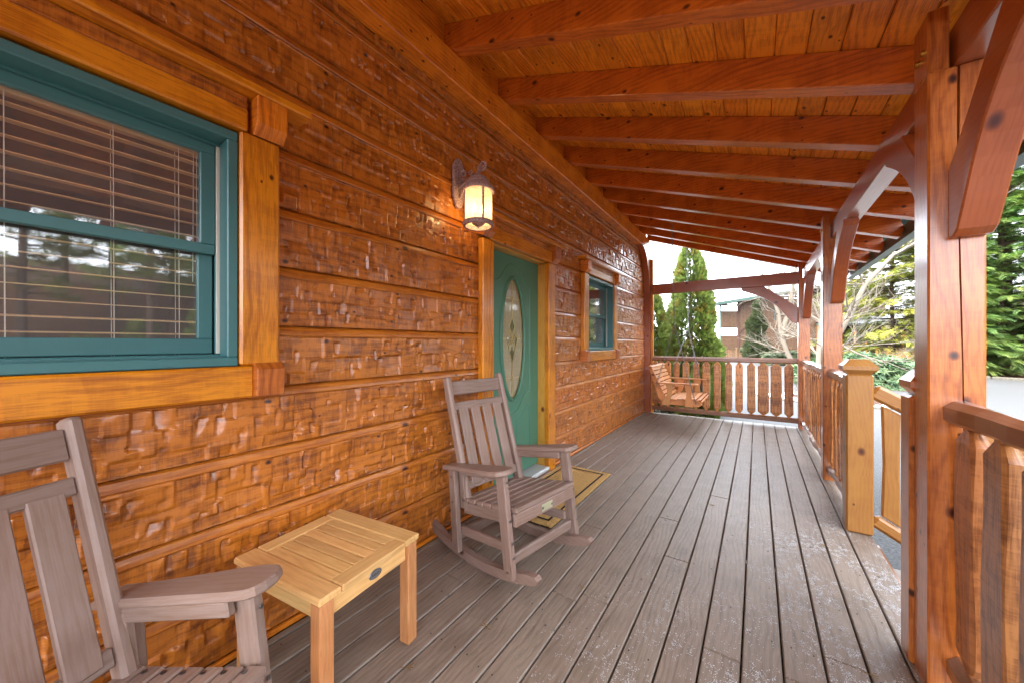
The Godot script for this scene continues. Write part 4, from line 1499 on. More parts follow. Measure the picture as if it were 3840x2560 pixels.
# ------------------------------------------------------------------ rocking chairs
func make_chair(label: String) -> Node3D:
	var t := thing("rocking_chair", label, "rocking chair", Vector3(), 0.0, "brown slatted porch rockers")
	var hw := 0.300
	var screw := MB.new()
	screw.lathe([Vector2(0.007, 0.0), Vector2(0.007, 0.0015), Vector2(0.0, 0.003)], 8)
	var sm := screw.mesh()
	for s in [-1.0, 1.0]:
		# rocker: a bow from the raised tail to the blunt front
		var mb := MB.new()
		var pts := PackedVector2Array()
		var rr := 1.35
		for k in 23:
			var a := lerpf(-0.345, 0.395, k / 22.0)
			pts.append(Vector2(-0.14 + rr * sin(a), rr * (1.0 - cos(a))))
		pts.append(Vector2(0.392, 0.128))
		pts.append(Vector2(0.372, 0.142))
		for k in 22:
			var a := lerpf(0.36, -0.355, k / 21.0)
			pts.append(Vector2(-0.14 + (rr - 0.052) * sin(a), rr - (rr - 0.052) * cos(a)))
		mb.prism(pts, 0.040, Transform3D(Basis(), Vector3(0, 0, s * (hw - 0.055))), 0.006)
		part(t, "rocker", mb.mesh(), pick("poly"))
		# front leg leans back, rear leg nearly upright
		var z: float = s * (hw - 0.0145)
		bar(t, "front_leg", Vector3(0.232, 0.085, z), Vector3(0.160, 0.620, z), 0.036, 0.068, pick("poly"), 0.006, Vector3.RIGHT)
		bar(t, "rear_leg", Vector3(-0.215, 0.048, z), Vector3(-0.262, 0.545, z), 0.036, 0.062, pick("poly"), 0.006, Vector3.RIGHT)
		bar(t, "side_stretcher", Vector3(0.195, 0.215, s * (hw - 0.050)), Vector3(-0.21, 0.165, s * (hw - 0.050)), 0.026, 0.052, pick("poly"), 0.005)
		# inner upright that carries the back, against the arm
		bar(t, "back_support", Vector3(-0.205, 0.30, s * (hw - 0.052)), Vector3(-0.240, 0.530, s * (hw - 0.052)), 0.028, 0.075, pick("poly"), 0.005, Vector3.RIGHT)
		bar(t, "arm_rail", Vector3(0.150, 0.588, s * (hw - 0.050)), Vector3(-0.275, 0.509, s * (hw - 0.050)), 0.026, 0.045, pick("poly"), 0.005)
		# arm: a paddle, widest before its rounded end
		var arm := MB.new()
		var o := PackedVector2Array()
		for q in [[-0.33, 0.045], [-0.20, 0.050], [-0.05, 0.068], [0.06, 0.086], [0.15, 0.094], [0.20, 0.088], [0.225, 0.070], [0.238, 0.040], [0.238, 0.005], [0.228, -0.022], [0.205, -0.036], [0.15, -0.040], [-0.33, -0.040]]:
			o.append(Vector2(q[0], q[1]))
		var tilt := Basis(Vector3.BACK, atan2(0.110, 0.59))
		var flat := tilt * Basis(Vector3.RIGHT, Vector3(0, 0, s), Vector3(0, -s, 0))
		arm.prism(o, 0.028, Transform3D(flat, Vector3(0.0, 0.594, s * (hw - 0.026))), 0.006)
		part(t, "arm", arm.mesh(), pick("poly"))
		# back post
		bar(t, "back_post", Vector3(-0.165, 0.285, s * 0.232), Vector3(-0.405, 1.080, s * 0.232), 0.038, 0.056, pick("poly"), 0.010, Vector3.RIGHT)
		for q in [[0.201, 0.27], [0.211, 0.20], [0.186, 0.38], [0.163, 0.575]]:
			part(t, "screw", sm, mats["zinc"], Transform3D(Basis(Vector3.UP, Vector3.RIGHT, Vector3.BACK), Vector3(q[0] + 0.046, q[1], z)))
		for q in [[-0.220, 0.09], [-0.231, 0.19], [-0.246, 0.34], [-0.258, 0.49], [0.226, 0.12]]:
			part(t, "screw", sm, mats["zinc"], Transform3D(Basis(Vector3.LEFT, Vector3(0, 0, s), Vector3(0, 1, 0)), Vector3(q[0], q[1], s * (hw + 0.0035))))
		bar(t, "seat_side", Vector3(0.218, 0.372, s * 0.235), Vector3(-0.205, 0.302, s * 0.235), 0.030, 0.068, pick("poly"), 0.005)
	bar(t, "front_stretcher", Vector3(0.222, 0.170, -0.26), Vector3(0.222, 0.170, 0.26), 0.026, 0.055, pick("poly"), 0.005)
	bar(t, "rear_stretcher", Vector3(-0.215, 0.145, -0.26), Vector3(-0.215, 0.145, 0.26), 0.026, 0.055, pick("poly"), 0.005)
	bar(t, "seat_front", Vector3(0.232, 0.374, -0.262), Vector3(0.232, 0.374, 0.262), 0.026, 0.070, pick("poly"), 0.005)
	# seat slats, falling back and slightly dished
	for k in 7:
		var x := 0.222 - 0.067 * k
		var y := 0.4235 - 0.0112 * k - 0.004 * sin(PI * k / 6.0)
		bar(t, "seat_slat", Vector3(x, y, -0.262), Vector3(x, y, 0.262), 0.060, 0.026, pick("poly"), 0.006, Vector3(-0.165, 0.986, 0))
		for s in [-1.0, 1.0]:
			for e in [0.222, 0.242]:
				part(t, "screw", sm, mats["zinc"], Transform3D(Basis(), Vector3(x + (e - 0.232) * 1.5, y + 0.0125, s * 0.236)))
	# back
	var lean := Vector3(-0.240, 0.795, 0).normalized()
	var foot := Vector3(-0.165, 0.285, 0)
	bar(t, "crest_rail", foot + lean * 0.755 - Vector3(0, 0, 0.213), foot + lean * 0.755 + Vector3(0, 0, 0.213), 0.026, 0.092, pick("poly"), 0.005, lean)
	bar(t, "upper_rail", foot + lean * 0.635 - Vector3(0, 0, 0.213), foot + lean * 0.635 + Vector3(0, 0, 0.213), 0.026, 0.052, pick("poly"), 0.005, lean)
	bar(t, "lower_rail", foot + lean * 0.150 - Vector3(0, 0, 0.213), foot + lean * 0.150 + Vector3(0, 0, 0.213), 0.028, 0.052, pick("poly"), 0.005, lean)
	for k in 4:
		var z := -0.150 + 0.100 * k
		bar(t, "back_slat", foot + lean * 0.145 + Vector3(0.012, 0, z), foot + lean * 0.628 + Vector3(0.006, 0, z), 0.074, 0.020, pick("poly"), 0.004, Vector3.RIGHT)
	var plate := sub(t, "name_plate")
	block(plate, "plate", Vector3(0.2465, 0.374, 0.0), Vector3(0.003, 0.040, 0.095), mats["plate"], 0.001)
	for s in [-1.0, 1.0]:
		part(plate, "rivet", sm, mats["zinc"], Transform3D(Basis(Vector3.UP, Vector3.RIGHT, Vector3.BACK), Vector3(0.248, 0.374, s * 0.041)))
	return t

func build_chairs() -> void:
	var a := make_chair("brown slatted rocking chair standing before the green door, back to the wall")
	var b := a.duplicate()
	b.name = numbered("rocking_chair")
	add_child(b, true)
	b.set_meta("label", "brown slatted rocking chair beside the teak table, under the wide window")
	a.rotation.y = deg_to_rad(-9.5)
	a.position = Vector3(0.547, 0.001, -1.84)
	b.rotation.y = deg_to_rad(23.6)
	b.position = Vector3(0.572, 0.001, -0.077)

# ------------------------------------------------------------------ side table
func text_mesh(s: String, size: float, depth: float) -> TextMesh:
	var f := SystemFont.new()
	f.font_names = PackedStringArray(["Droid Serif"])
	var m := TextMesh.new()
	m.text = s
	m.font = f
	m.font_size = 32
	m.pixel_size = size / 32.0
	m.depth = depth
	return m

func build_table() -> void:
	var t := thing("side_table", "small pale teak slatted side table between the two rockers", "table", Vector3(0.315, 0, -0.805), deg_to_rad(7.5))
	var hx := 0.262
	var hz := 0.238
	var top := 0.462
	for s in [-1.0, 1.0]:
		slab(t, "end_board", Vector3(-hx, top - 0.026, s * hz), Vector3(hx, top, s * (hz - 0.085)), pick("teak"), 0.006)
		slab(t, "side_rail", Vector3(s * hx, top - 0.026, -hz + 0.087), Vector3(s * (hx - 0.068), top - 0.0005, hz - 0.087), pick("teak"), 0.004)
		slab(t, "apron", Vector3(s * (hx - 0.022), top - 0.094, -hz + 0.062), Vector3(s * (hx - 0.044), top - 0.0265, hz - 0.062), pick("teak"), 0.003)
		slab(t, "apron", Vector3(-hx + 0.062, top - 0.094, s * (hz - 0.022)), Vector3(hx - 0.062, top - 0.0265, s * (hz - 0.044)), pick("teak"), 0.003)
		for e in [-1.0, 1.0]:
			block(t, "leg", Vector3(s * (hx - 0.034), (top - 0.027) * 0.5, e * (hz - 0.034)), Vector3(0.054, top - 0.027, 0.054), pick("teak_leg"), 0.005)
	var n := 6
	var w := (2.0 * hz - 0.170) / n
	for k in n:
		var z := -hz + 0.085 + w * (k + 0.5)
		slab(t, "slat", Vector3(-hx + 0.069, top - 0.020, z - w * 0.5 + 0.0026), Vector3(hx - 0.069, top - 0.0025, z + w * 0.5 - 0.0026), pick("teak"), 0.0025)
	var badge := sub(t, "badge", Vector3(hx - 0.0215, top - 0.058, -0.01))
	var mb := MB.new()
	mb.lathe([Vector2(0.0, 0.0025), Vector2(0.0285, 0.0025), Vector2(0.030, 0.001), Vector2(0.030, 0.0)], 24)
	part(badge, "plate", mb.mesh(), mats["badge"], Transform3D(Basis(Vector3(0, 0, -1) * 1.05, Vector3(1, 0, 0), Vector3(0, 0.58, 0)), Vector3()))
	var ring := MB.new()
	ring.lathe([Vector2(0.026, 0.0027), Vector2(0.026, 0.0033), Vector2(0.0245, 0.0033), Vector2(0.0245, 0.0027)], 24)
	part(badge, "rim", ring.mesh(), mats["ink"], Transform3D(Basis(Vector3(0, 0, -1) * 1.05, Vector3(1, 0, 0), Vector3(0, 0.58, 0)), Vector3()))
	part(badge, "lettering", text_mesh("BAILEY", 0.010, 0.0006), mats["ink"], Transform3D(Basis(Vector3(0, 0, -1), Vector3.UP, Vector3(1, 0, 0)), Vector3(0.0028, 0.0, 0)))

# ------------------------------------------------------------------ doormat
func build_mat() -> void:
	var t := thing("doormat", "tan coir doormat with a black border line in front of the green door", "doormat", Vector3(0.325, 0, -2.845))
	var hx := 0.262
	var hz := 0.625
	block(t, "backing", Vector3(0, 0.004, 0), Vector3(hx * 2, 0.006, hz * 2), mats["rubber"], 0.001)
	# pile: a bristly slab, uneven at its rim
	var mb := MB.new()
	var nx := 52
	var nz := 120
	var grid := []
	for i in nx + 1:
		var row := PackedVector3Array()
		for j in nz + 1:
			var edge := i == 0 or j == 0 or i == nx or j == nz
			var p := Vector3(lerpf(-hx, hx, float(i) / nx), 0.017 + rnd(-0.0022, 0.0022), lerpf(-hz, hz, float(j) / nz))
			if edge:
				p += Vector3(rnd(-0.003, 0.003), -0.004, rnd(-0.003, 0.003))
			row.append(p)
		grid.append(row)
	for i in nx:
		for j in nz:
			mb.quad(grid[i][j], grid[i][j + 1], grid[i + 1][j + 1], grid[i + 1][j], Vector2(), Vector2(), Vector2(), Vector2())
	for i in nx:
		for j in [0, nz]:
			var a: Vector3 = grid[i][j]
			var b: Vector3 = grid[i + 1][j]
			mb.quad(a, b, Vector3(b.x, 0.007, b.z), Vector3(a.x, 0.007, a.z), Vector2(), Vector2(), Vector2(), Vector2())
	for j in nz:
		for i in [0, nx]:
			var a: Vector3 = grid[i][j]
			var b: Vector3 = grid[i][j + 1]
			mb.quad(a, b, Vector3(b.x, 0.007, b.z), Vector3(a.x, 0.007, a.z), Vector2(), Vector2(), Vector2(), Vector2())
	part(t, "coir_pile", mb.mesh(), mats["coir"])
	var bd := MB.new()
	for s in [-1.0, 1.0]:
		bd.box(Vector3(0.014, 0.003, (hz - 0.065) * 2), Transform3D(Basis(), Vector3(s * (hx - 0.058), 0.0195, 0)), 0.0)
		bd.box(Vector3((hx - 0.067) * 2, 0.003, 0.014), Transform3D(Basis(), Vector3(0, 0.0195, s * (hz - 0.072))), 0.0)
	part(t, "border_line", bd.mesh(), mats["mat_print"])
	var mo := MB.new()
	for q in [[-0.06, -0.05, -0.10, 0.10], [-0.03, -0.05, -0.10, 0.12], [0.02, 0.0, -0.09, 0.11]]:
		mo.bar(Vector3(q[0], 0.0195, q[2] - 0.06), Vector3(q[1] + 0.06, 0.0195, q[3] - 0.06), 0.009, 0.003, 0.0)
	part(t, "printed_motif", mo.mesh(), mats["mat_print"])

# ------------------------------------------------------------------ porch swing
func chain_mesh(mb: MB, p: Vector3, q: Vector3) -> void:
	var n := int((q - p).length() / 0.026)
	var d := (q - p).normalized()
	var x := d.cross(Vector3(0.3, 0.1, 0.9)).normalized()
	var y := d.cross(x)
	for k in n:
		var c := p.lerp(q, (k + 0.5) / n)
		var a := x if k % 2 else y
		var path := []
		for j in 9:
			var w := TAU * j / 8.0
			path.append(c + d * sin(w) * 0.0185 + a * cos(w) * 0.010)
		mb.tube(path, [0.0032], 4, false)

func build_swing() -> void:
	var t := thing("porch_swing", "small honey-coloured slatted porch swing hanging on chains before the end railing", "porch swing")
	var z0 := -5.97
	var z1 := -6.90
	# seat slats, curving down at the front
	var seat := [[1.085, 0.418, -0.9], [1.055, 0.452, -0.35], [0.990, 0.462, -0.05], [0.922, 0.458, 0.06], [0.855, 0.452, 0.08], [0.788, 0.446, 0.08], [0.722, 0.442, 0.06], [0.656, 0.441, 0.0]]
	for q in seat:
		var o := bar(t, "seat_slat", Vector3(q[0], q[1], z0), Vector3(q[0], q[1], z1), 0.056, 0.019, pick("swing"), 0.004)
		o.rotate_object_local(Vector3.RIGHT, q[2])
	for k in 8:
		var f := k / 7.0
		var p := Vector3(lerpf(0.585, 0.395, f), lerpf(0.475, 0.895, f), 0)
		var o := bar(t, "back_slat", p + Vector3(0, 0, z0), p + Vector3(0, 0, z1), 0.019, 0.050, pick("swing"), 0.004, Vector3(-0.41, 0.91, 0))
	var cap := bar(t, "back_cap", Vector3(0.375, 0.935, z0 + 0.02), Vector3(0.375, 0.935, z1 - 0.02), 0.062, 0.019, pick("swing"), 0.004, Vector3(0.3, 0.95, 0))
	for z in [z0 - 0.06, (z0 + z1) * 0.5, z1 + 0.06]:
		var rib := MB.new()
		rib.prism(PackedVector2Array([Vector2(0.545, 0.35), Vector2(1.06, 0.352), Vector2(1.105, 0.385), Vector2(1.085, 0.41), Vector2(1.03, 0.442), Vector2(0.95, 0.450), Vector2(0.80, 0.436), Vector2(0.64, 0.43), Vector2(0.58, 0.445), Vector2(0.38, 0.925), Vector2(0.34, 0.90), Vector2(0.48, 0.46)]), 0.034, Transform3D(Basis(), Vector3(0, 0, z)), 0.004)
		part(t, "side_frame", rib.mesh(), pick("swing"))
	for s in [0, 1]:
		var z: float = z0 + 0.012 if s == 0 else z1 - 0.012
		slab(t, "arm", Vector3(0.43, 0.680, z - 0.045), Vector3(1.055, 0.700, z + 0.045), pick("swing"), 0.005)
		for q in [[0.93, 0.0], [0.66, -0.06]]:
			var mb := MB.new()
			var x: float = q[0]
			var k: float = q[1]
			mb.prism(PackedVector2Array([Vector2(x - 0.055 + k, 0.345), Vector2(x + 0.055 + k, 0.345), Vector2(x + 0.05 + k * 0.7, 0.44), Vector2(x + 0.036, 0.50), Vector2(x + 0.036, 0.58), Vector2(x + 0.06, 0.678), Vector2(x - 0.06, 0.678), Vector2(x - 0.036, 0.58), Vector2(x - 0.036, 0.50), Vector2(x - 0.05 + k * 0.7, 0.44)]), 0.028, Transform3D(Basis(), Vector3(0, 0, z)), 0.004, true)
			part(t, "arm_support", mb.mesh(), pick("swing"))
	slab(t, "cup_tray", Vector3(0.74, 0.655, z0 + 0.06), Vector3(0.87, 0.679, z0 + 0.10), pick("swing"), 0.004)
	# chains: one from each hook, forking to the front and the back of the seat
	for s in [0, 1]:
		var z: float = z0 + 0.045 if s == 0 else z1 - 0.045
		var hook := Vector3(0.79, 3.005, -5.40) if s == 0 else Vector3(0.735, 3.03, -7.12)
		var fork := Vector3(0.77, 1.56, lerpf(hook.z, z, 0.62))
		for e in [[hook, fork], [fork, Vector3(1.03, 0.40, z)], [fork, Vector3(0.46, 0.62, z)]]:
			var mb := MB.new()
			chain_mesh(mb, e[0], e[1])
			part(t, "chain", mb.mesh(), mats["zinc"])
		var h := MB.new()
		var path := []
		for k in 12:
			var a := TAU * k / 14.0 + 1.2
			path.append(hook + Vector3(cos(a) * 0.02, 0.005 + sin(a) * 0.022, 0))
		h.tube(path, [0.004], 6)
		h.tube([hook + Vector3(0, 0.024, 0), hook + Vector3(0, 0.06, 0)], [0.005], 6)
		part(t, "hook", h.mesh(), mats["brass"])

# ------------------------------------------------------------------ frost, leaves
func build_small_things() -> void:
	# grains of ice blown onto the boards, thick by the stairs and in the foreground
	var flake := MB.new()
	flake.lathe([Vector2(0.0, 0.55), Vector2(0.55, 0.30), Vector2(0.7, 0.0)], 5)
	var n := FastNoiseLite.new()
	n.seed = 5
	n.frequency = 2.4
	n.fractal_octaves = 3
	var n2 := FastNoiseLite.new()
	n2.seed = 9
	n2.frequency = 22.0
	n2.fractal_octaves = 2
	var spots := []
	for k in 620000:
		var x := rnd(0.55, DECK_EDGE)
		var s := rnd(0.2, 6.8)
		var near := clampf((x - 0.95) / 0.9, 0.0, 1.0)
		var stairs := clampf(1.0 - Vector2((x - 2.25) / 0.55, (s - 2.75) / 0.95).length(), 0.0, 1.0)
		var fore := clampf(1.0 - absf(s - 1.25) / 1.1, 0.0, 1.0) * near
		var want := 0.16 * near + 1.5 * fore + 2.2 * stairs
		want *= smoothstep(-0.45, 0.45, n.get_noise_2d(x, s)) * smoothstep(-0.25, 0.40, n2.get_noise_2d(x, s * 0.8))
		# nothing lies in the gaps
		var g := fposmod(x - 1.726, 0.14)
		if g < 0.008 or g > 0.132 or rng.randf() > want:
			continue
		var e := rnd(0.0008, 0.0022)
		spots.append(Transform3D(Basis(Vector3.UP, rnd(0, TAU)).scaled(Vector3(e * rnd(0.8, 1.6), e * 0.7, e)), Vector3(x, 0.0006, -s)))
	var f := scatter(self, "frost", flake.mesh(), mats["snow"], spots, [])
	tag(f, "fine white ice grains scattered over the deck boards near the stairs", "frost", "", "stuff")
	# a few needles and leaf scraps
	var twig := MB.new()
	for q in [[Vector3(0, 0.002, 0), Vector3(0.05, 0.004, 0.004)], [Vector3(0.02, 0.003, 0), Vector3(0.045, 0.006, 0.018)], [Vector3(0.028, 0.003, 0), Vector3(0.05, 0.004, -0.014)]]:
		twig.bar(q[0], q[1], 0.0022, 0.0016, 0.0)
	var tm := twig.mesh()
	var names := ["lying under the front of the side table", "lying before the rocker by the door", "lying between the table and the rocker", "lying near the foot of the stair newel", "lying by the cracked porch post", "lying in the open middle of the deck", "caught beside the near rocker"]
	var at := [Vector3(0.60, 0, -0.93), Vector3(1.02, 0, -1.75), Vector3(0.78, 0, -1.28), Vector3(2.16, 0, -3.05), Vector3(2.12, 0, -1.95), Vector3(1.45, 0, -3.30), Vector3(0.83, 0, -0.66)]
	for k in at.size():
		var o := part(self, "cedar_scrap", tm, mats["straw"], Transform3D(Basis(Vector3.UP, rnd(0, TAU)), at[k] + Vector3(0, 0.0008, 0)))
		tag(o, "tiny dry straw-coloured cedar scrap " + names[k], "leaf scrap", "plant scraps on the deck")
	var leaf := MB.new()
	var lp := PackedVector2Array([Vector2(-0.05, 0), Vector2(-0.02, 0.022), Vector2(-0.012, 0.014), Vector2(0.015, 0.03), Vector2(0.02, 0.014), Vector2(0.05, 0.012), Vector2(0.062, 0.0), Vector2(0.045, -0.014), Vector2(0.018, -0.013), Vector2(0.01, -0.03), Vector2(-0.012, -0.014), Vector2(-0.025, -0.02)])
	leaf.prism(lp, 0.0012, Transform3D(Basis(Vector3.RIGHT, Vector3.FORWARD, Vector3.UP), Vector3()))
	var lo := part(self, "fallen_leaf", leaf.mesh(), mats["dead_leaf"], Transform3D(Basis(Vector3.UP, 0.7) * Basis(Vector3.RIGHT, 0.12), Vector3(2.62, -STEP_RISE + 0.006, -2.95)))
	tag(lo, "single dry brown leaf lying on the top stair tread", "leaf")

# ------------------------------------------------------------------ plants
func leaf_face(mb: MB, base: Vector3, tip: Vector3, wide: float, side: Vector3, sag := 0.0) -> void:
	var mid := base.lerp(tip, 0.45) + Vector3(0, sag, 0)
	var a := mid + side * wide
	var b := mid - side * wide
	mb.tri(base, a, tip, Vector2(), Vector2(), Vector2())
	mb.tri(base, tip, b, Vector2(), Vector2(), Vector2())

# flat fan of scale leaves, growing along +x
func fan_mesh(sd: int) -> ArrayMesh:
	var r := RandomNumberGenerator.new()
	r.seed = sd
	var mb := MB.new()
	for k in 9:
		var a := lerpf(-1.05, 1.05, k / 8.0) + r.randf_range(-0.1, 0.1)
		var len := (1.0 - 0.35 * absf(a)) * r.randf_range(0.8, 1.1)
		var base := Vector3(0.10 * k / 8.0, 0, r.randf_range(-0.05, 0.05))
		leaf_face(mb, base, base + Vector3(cos(a) * len, sin(a) * len, r.randf_range(-0.3, 0.3)), 0.085, Vector3(-sin(a), cos(a), 0))
	return mb.mesh()

# drooping frond of a hemlock or cypress, along +x
func frond_mesh(sd: int) -> ArrayMesh:
	var r := RandomNumberGenerator.new()
	r.seed = sd
	var mb := MB.new()
	for k in 10:
		var t := (k + 0.5) / 10.0
		var c := Vector3(t, -0.25 * t * t, 0)
		for s in [-1.0, 1.0]:
			var len := 0.34 * (1.0 - 0.65 * t) * r.randf_range(0.75, 1.2)
			var tip := c + Vector3(len * 0.85, -0.12 * len + r.randf_range(-0.03, 0.03), s * len)
			leaf_face(mb, c, tip, 0.035, Vector3(0.7, 0.0, -s * 0.7), 0.012)
	leaf_face(mb, Vector3(0, 0, 0), Vector3(1.1, -0.32, 0), 0.03, Vector3(0, 0, 1))
	return mb.mesh()

func tuft_mesh(sd: int) -> ArrayMesh:
	var r := RandomNumberGenerator.new()
	r.seed = sd
	var mb := MB.new()
	for k in 16:
		var d := Vector3(r.randf_range(-0.2, 1.0), r.randf_range(-0.7, 0.8), r.randf_range(-0.8, 0.8)).normalized()
		var s := d.cross(Vector3(0.2, 0.9, 0.3)).normalized()
		var b := Vector3(r.randf_range(0.0, 0.35), 0, 0)
		mb.tri(b - s * 0.022, b + s * 0.022, b + d * r.randf_range(0.6, 1.0), Vector2(), Vector2(), Vector2())
	return mb.mesh()

# a whorl of long drooping laurel leaves about +y
func whorl_mesh(sd: int) -> ArrayMesh:
	var r := RandomNumberGenerator.new()
	r.seed = sd
	var mb := MB.new()
	for k in 8:
		var a := TAU * k / 8.0 + r.randf_range(-0.3, 0.3)
		var d := Vector3(cos(a), r.randf_range(-0.35, 0.55), sin(a)).normalized()
		leaf_face(mb, Vector3(), d * r.randf_range(0.75, 1.1), 0.14, d.cross(Vector3.UP).normalized(), 0.06)
	return mb.mesh()

func shade_of(spread: float) -> Color:
	var f := rnd(1.0 - spread, 1.0 + spread)
	var w := rnd(-0.12, 0.12)
	return Color(f * (1.0 + w), f, f * (1.0 - w))

# crown whose leaves sit near a rounded, uneven shell. outline(t): radius at t = 0 foot .. 1 top
func shell_crown(tree: Node3D, mesh: Mesh, m: Material, foot: float, height: float, outline: Callable, n: int, size: float, droop: float, spread := 0.25, thick := 0.35, brown := 0.0) -> void:
	var where := []
	var tint := []
	var nz := FastNoiseLite.new()
	nz.seed = rng.randi() % 9999
	nz.frequency = 0.9 / maxf(size * 6.0, 0.3)
	while where.size() < n:
		var t := rng.randf()
		var r: float = outline.call(t)
		if rng.randf() > r / 1.0 + 0.12 and r < 1.0:
			continue
		var a := rnd(0, TAU)
		var y := foot + height * t
		var bump := nz.get_noise_3d(cos(a) * r, y, sin(a) * r)
		var q := r * (1.0 + 0.34 * bump) * (1.0 - thick * rng.randf() ** 2.0)
		if bump < -0.30 and rng.randf() < 0.6:
			continue
		var out := Vector3(cos(a), 0, sin(a))
		var x := (out + Vector3(rnd(-0.5, 0.5), droop + rnd(-0.35, 0.35), rnd(-0.5, 0.5))).normalized()
		var zz := x.cross(Vector3(rnd(-0.3, 0.3), 1, rnd(-0.3, 0.3))).normalized()
		var e := size * rnd(0.65, 1.3)
		where.append(Transform3D(Basis(x * e, zz.cross(x) * e, zz * e), out * q + Vector3(0, y, 0)))
		var c := shade_of(spread)
		if brown > 0.0 and nz.get_noise_3d(cos(a) * r * 3.0 + 7.0, y * 2.4, sin(a) * r * 3.0) > 0.32 - brown:
			c = Color(1.45, 0.92, 0.75) * rnd(0.7, 1.05)
		tint.append(c)
	scatter(tree, "crown", mesh, m, where, tint).set_meta("kind", "stuff")

func trunk(tree: Node3D, path: Array, radii: Array, m: Material) -> MeshInstance3D:
	var mb := MB.new()
	mb.tube(path, radii, 9)
	return part(tree, "trunk", mb.mesh(), m)

func cedar(label: String, at: Vector3, height: float, radius: float, n: int) -> void:
	var t := thing("arborvitae", label, "tree", at)
	trunk(t, [Vector3(), Vector3(0.02, height * 0.5, 0), Vector3(0, height * 0.95, 0)], [0.07, 0.05, 0.012], mats["bark_dark"])
	shell_crown(t, fan_mesh(4), mats["leaf_cedar"], 0.10, height - 0.1, func(k: float): return radius * (0.80 + 0.2 * sin(PI * minf(k * 2.2, 1.0))) * pow(1.0 - k, 0.50) + 0.02, n, 0.15, 0.75, 0.30, 0.45, 0.10)

# conifer with tiers of branches
func conifer(called: String, label: String, at: Vector3, height: float, radius: float, clear: float, tiers: int, m: String, mesh: Mesh, size: float, per: int, droop: float, power := 0.8, group := "") -> Node3D:
	var t := thing(called, label, "tree", at, 0.0, group)
	trunk(t, [Vector3(), Vector3(rnd(-0.1, 0.1), height * 0.5, rnd(-0.1, 0.1)), Vector3(0, height, 0)], [height * 0.008 + 0.03, height * 0.006 + 0.02, 0.02], mats["bark_dark"])
	var where := []
	var tint := []
	var limbs := MB.new()
	for k in tiers:
		var f := (k + rng.randf()) / tiers
		var y := clear + (height - clear) * f
		var reach := radius * pow(1.0 - f, power) * rnd(0.7, 1.15) + 0.15
		var a := rnd(0, TAU)
		var out := Vector3(cos(a), 0, sin(a))
		var side := Vector3(-sin(a), 0, cos(a))
		var lift := lerpf(droop, 0.35, f)
		var tip := Vector3(0, y, 0) + out * reach + Vector3(0, reach * lift, 0)
		if f < 0.8:
			limbs.tube([Vector3(0, y, 0), Vector3(0, y, 0).lerp(tip, 0.5) + Vector3(0, 0.06 * reach, 0), tip], [0.018 + height * 0.0016, 0.012, 0.005], 4, false)
		var hue := shade_of(0.2)
		for j in per:
			var u := sqrt(rng.randf()) * 0.92 + 0.08
			var wide := reach * 0.34 * (1.1 - u)
			var p := Vector3(0, y, 0).lerp(tip, u) + side * rnd(-wide, wide) + Vector3(0, rnd(-0.05, 0.03) * reach + 0.06 * reach * sin(PI * u), 0)
			var x := (out * rnd(0.5, 1.0) + side * rnd(-0.7, 0.7) + Vector3(0, droop * 0.6 + rnd(-0.25, 0.2), 0)).normalized()
			var zz := x.cross(Vector3(rnd(-0.25, 0.25), 1, rnd(-0.25, 0.25))).normalized()
			var e := size * rnd(0.7, 1.25)
			where.append(Transform3D(Basis(x * e, zz.cross(x) * e, zz * e), p))
			var c := shade_of(0.22)
			tint.append(Color(hue.r * c.r, hue.g * c.g, hue.b * c.b))
	if limbs.v.size():
		part(t, "limb", limbs.mesh(), mats["bark_dark"]).set_meta("kind", "stuff")
	scatter(t, "crown", mesh, mats[m], where, tint).set_meta("kind", "stuff")
	return t

func bush(called: String, label: String, at: Vector3, r: Vector3, n: int, size: float, m: String, mesh: Mesh, group := "", flat := 0.0) -> void:
	var t := thing(called, label, "shrub", at, 0.0, group)
	var where := []
	var tint := []
	var nz := FastNoiseLite.new()
	nz.seed = rng.randi() % 9999
	nz.frequency = 1.3
	for k in n:
		var d := Vector3(rnd(-1, 1), rnd(-0.2, 1), rnd(-1, 1)).normalized()
		if flat > 0.0:
			var mx := maxf(maxf(absf(d.x), absf(d.y)), absf(d.z))
			d = d.lerp(d / mx, flat)
		var f := (1.0 + 0.28 * nz.get_noise_3d(d.x * r.x, d.y * r.y, d.z * r.z)) * (1.0 - 0.4 * rng.randf() ** 2)
		var p := Vector3(d.x * r.x, maxf(d.y * r.y, -0.05) + 0.05, d.z * r.z) * f
		var y := (d + Vector3(rnd(-0.5, 0.5), 0.6 + rnd(-0.3, 0.5), rnd(-0.5, 0.5))).normalized()
		var x := y.cross(Vector3(rnd(-1, 1), 0.2, rnd(-1, 1))).normalized()
		var e := size * rnd(0.7, 1.25)
		where.append(Transform3D(Basis(x * e, y * e, x.cross(y) * e), p))
		tint.append(shade_of(0.28))
	var st := MB.new()
	for k in 7:
		var d := Vector3(rnd(-0.7, 0.7), 1, rnd(-0.7, 0.7))
		st.tube([Vector3(d.x * 0.1, -0.1, d.z * 0.1), Vector3(d.x * r.x * 0.5, r.y * 0.5, d.z * r.z * 0.5), Vector3(d.x * r.x, r.y * 0.85, d.z * r.z)], [0.025, 0.016, 0.006], 5, false)
	part(t, "stems", st.mesh(), mats["bark_dark"])
	scatter(t, "foliage", mesh, mats[m], where, tint).set_meta("kind", "stuff")

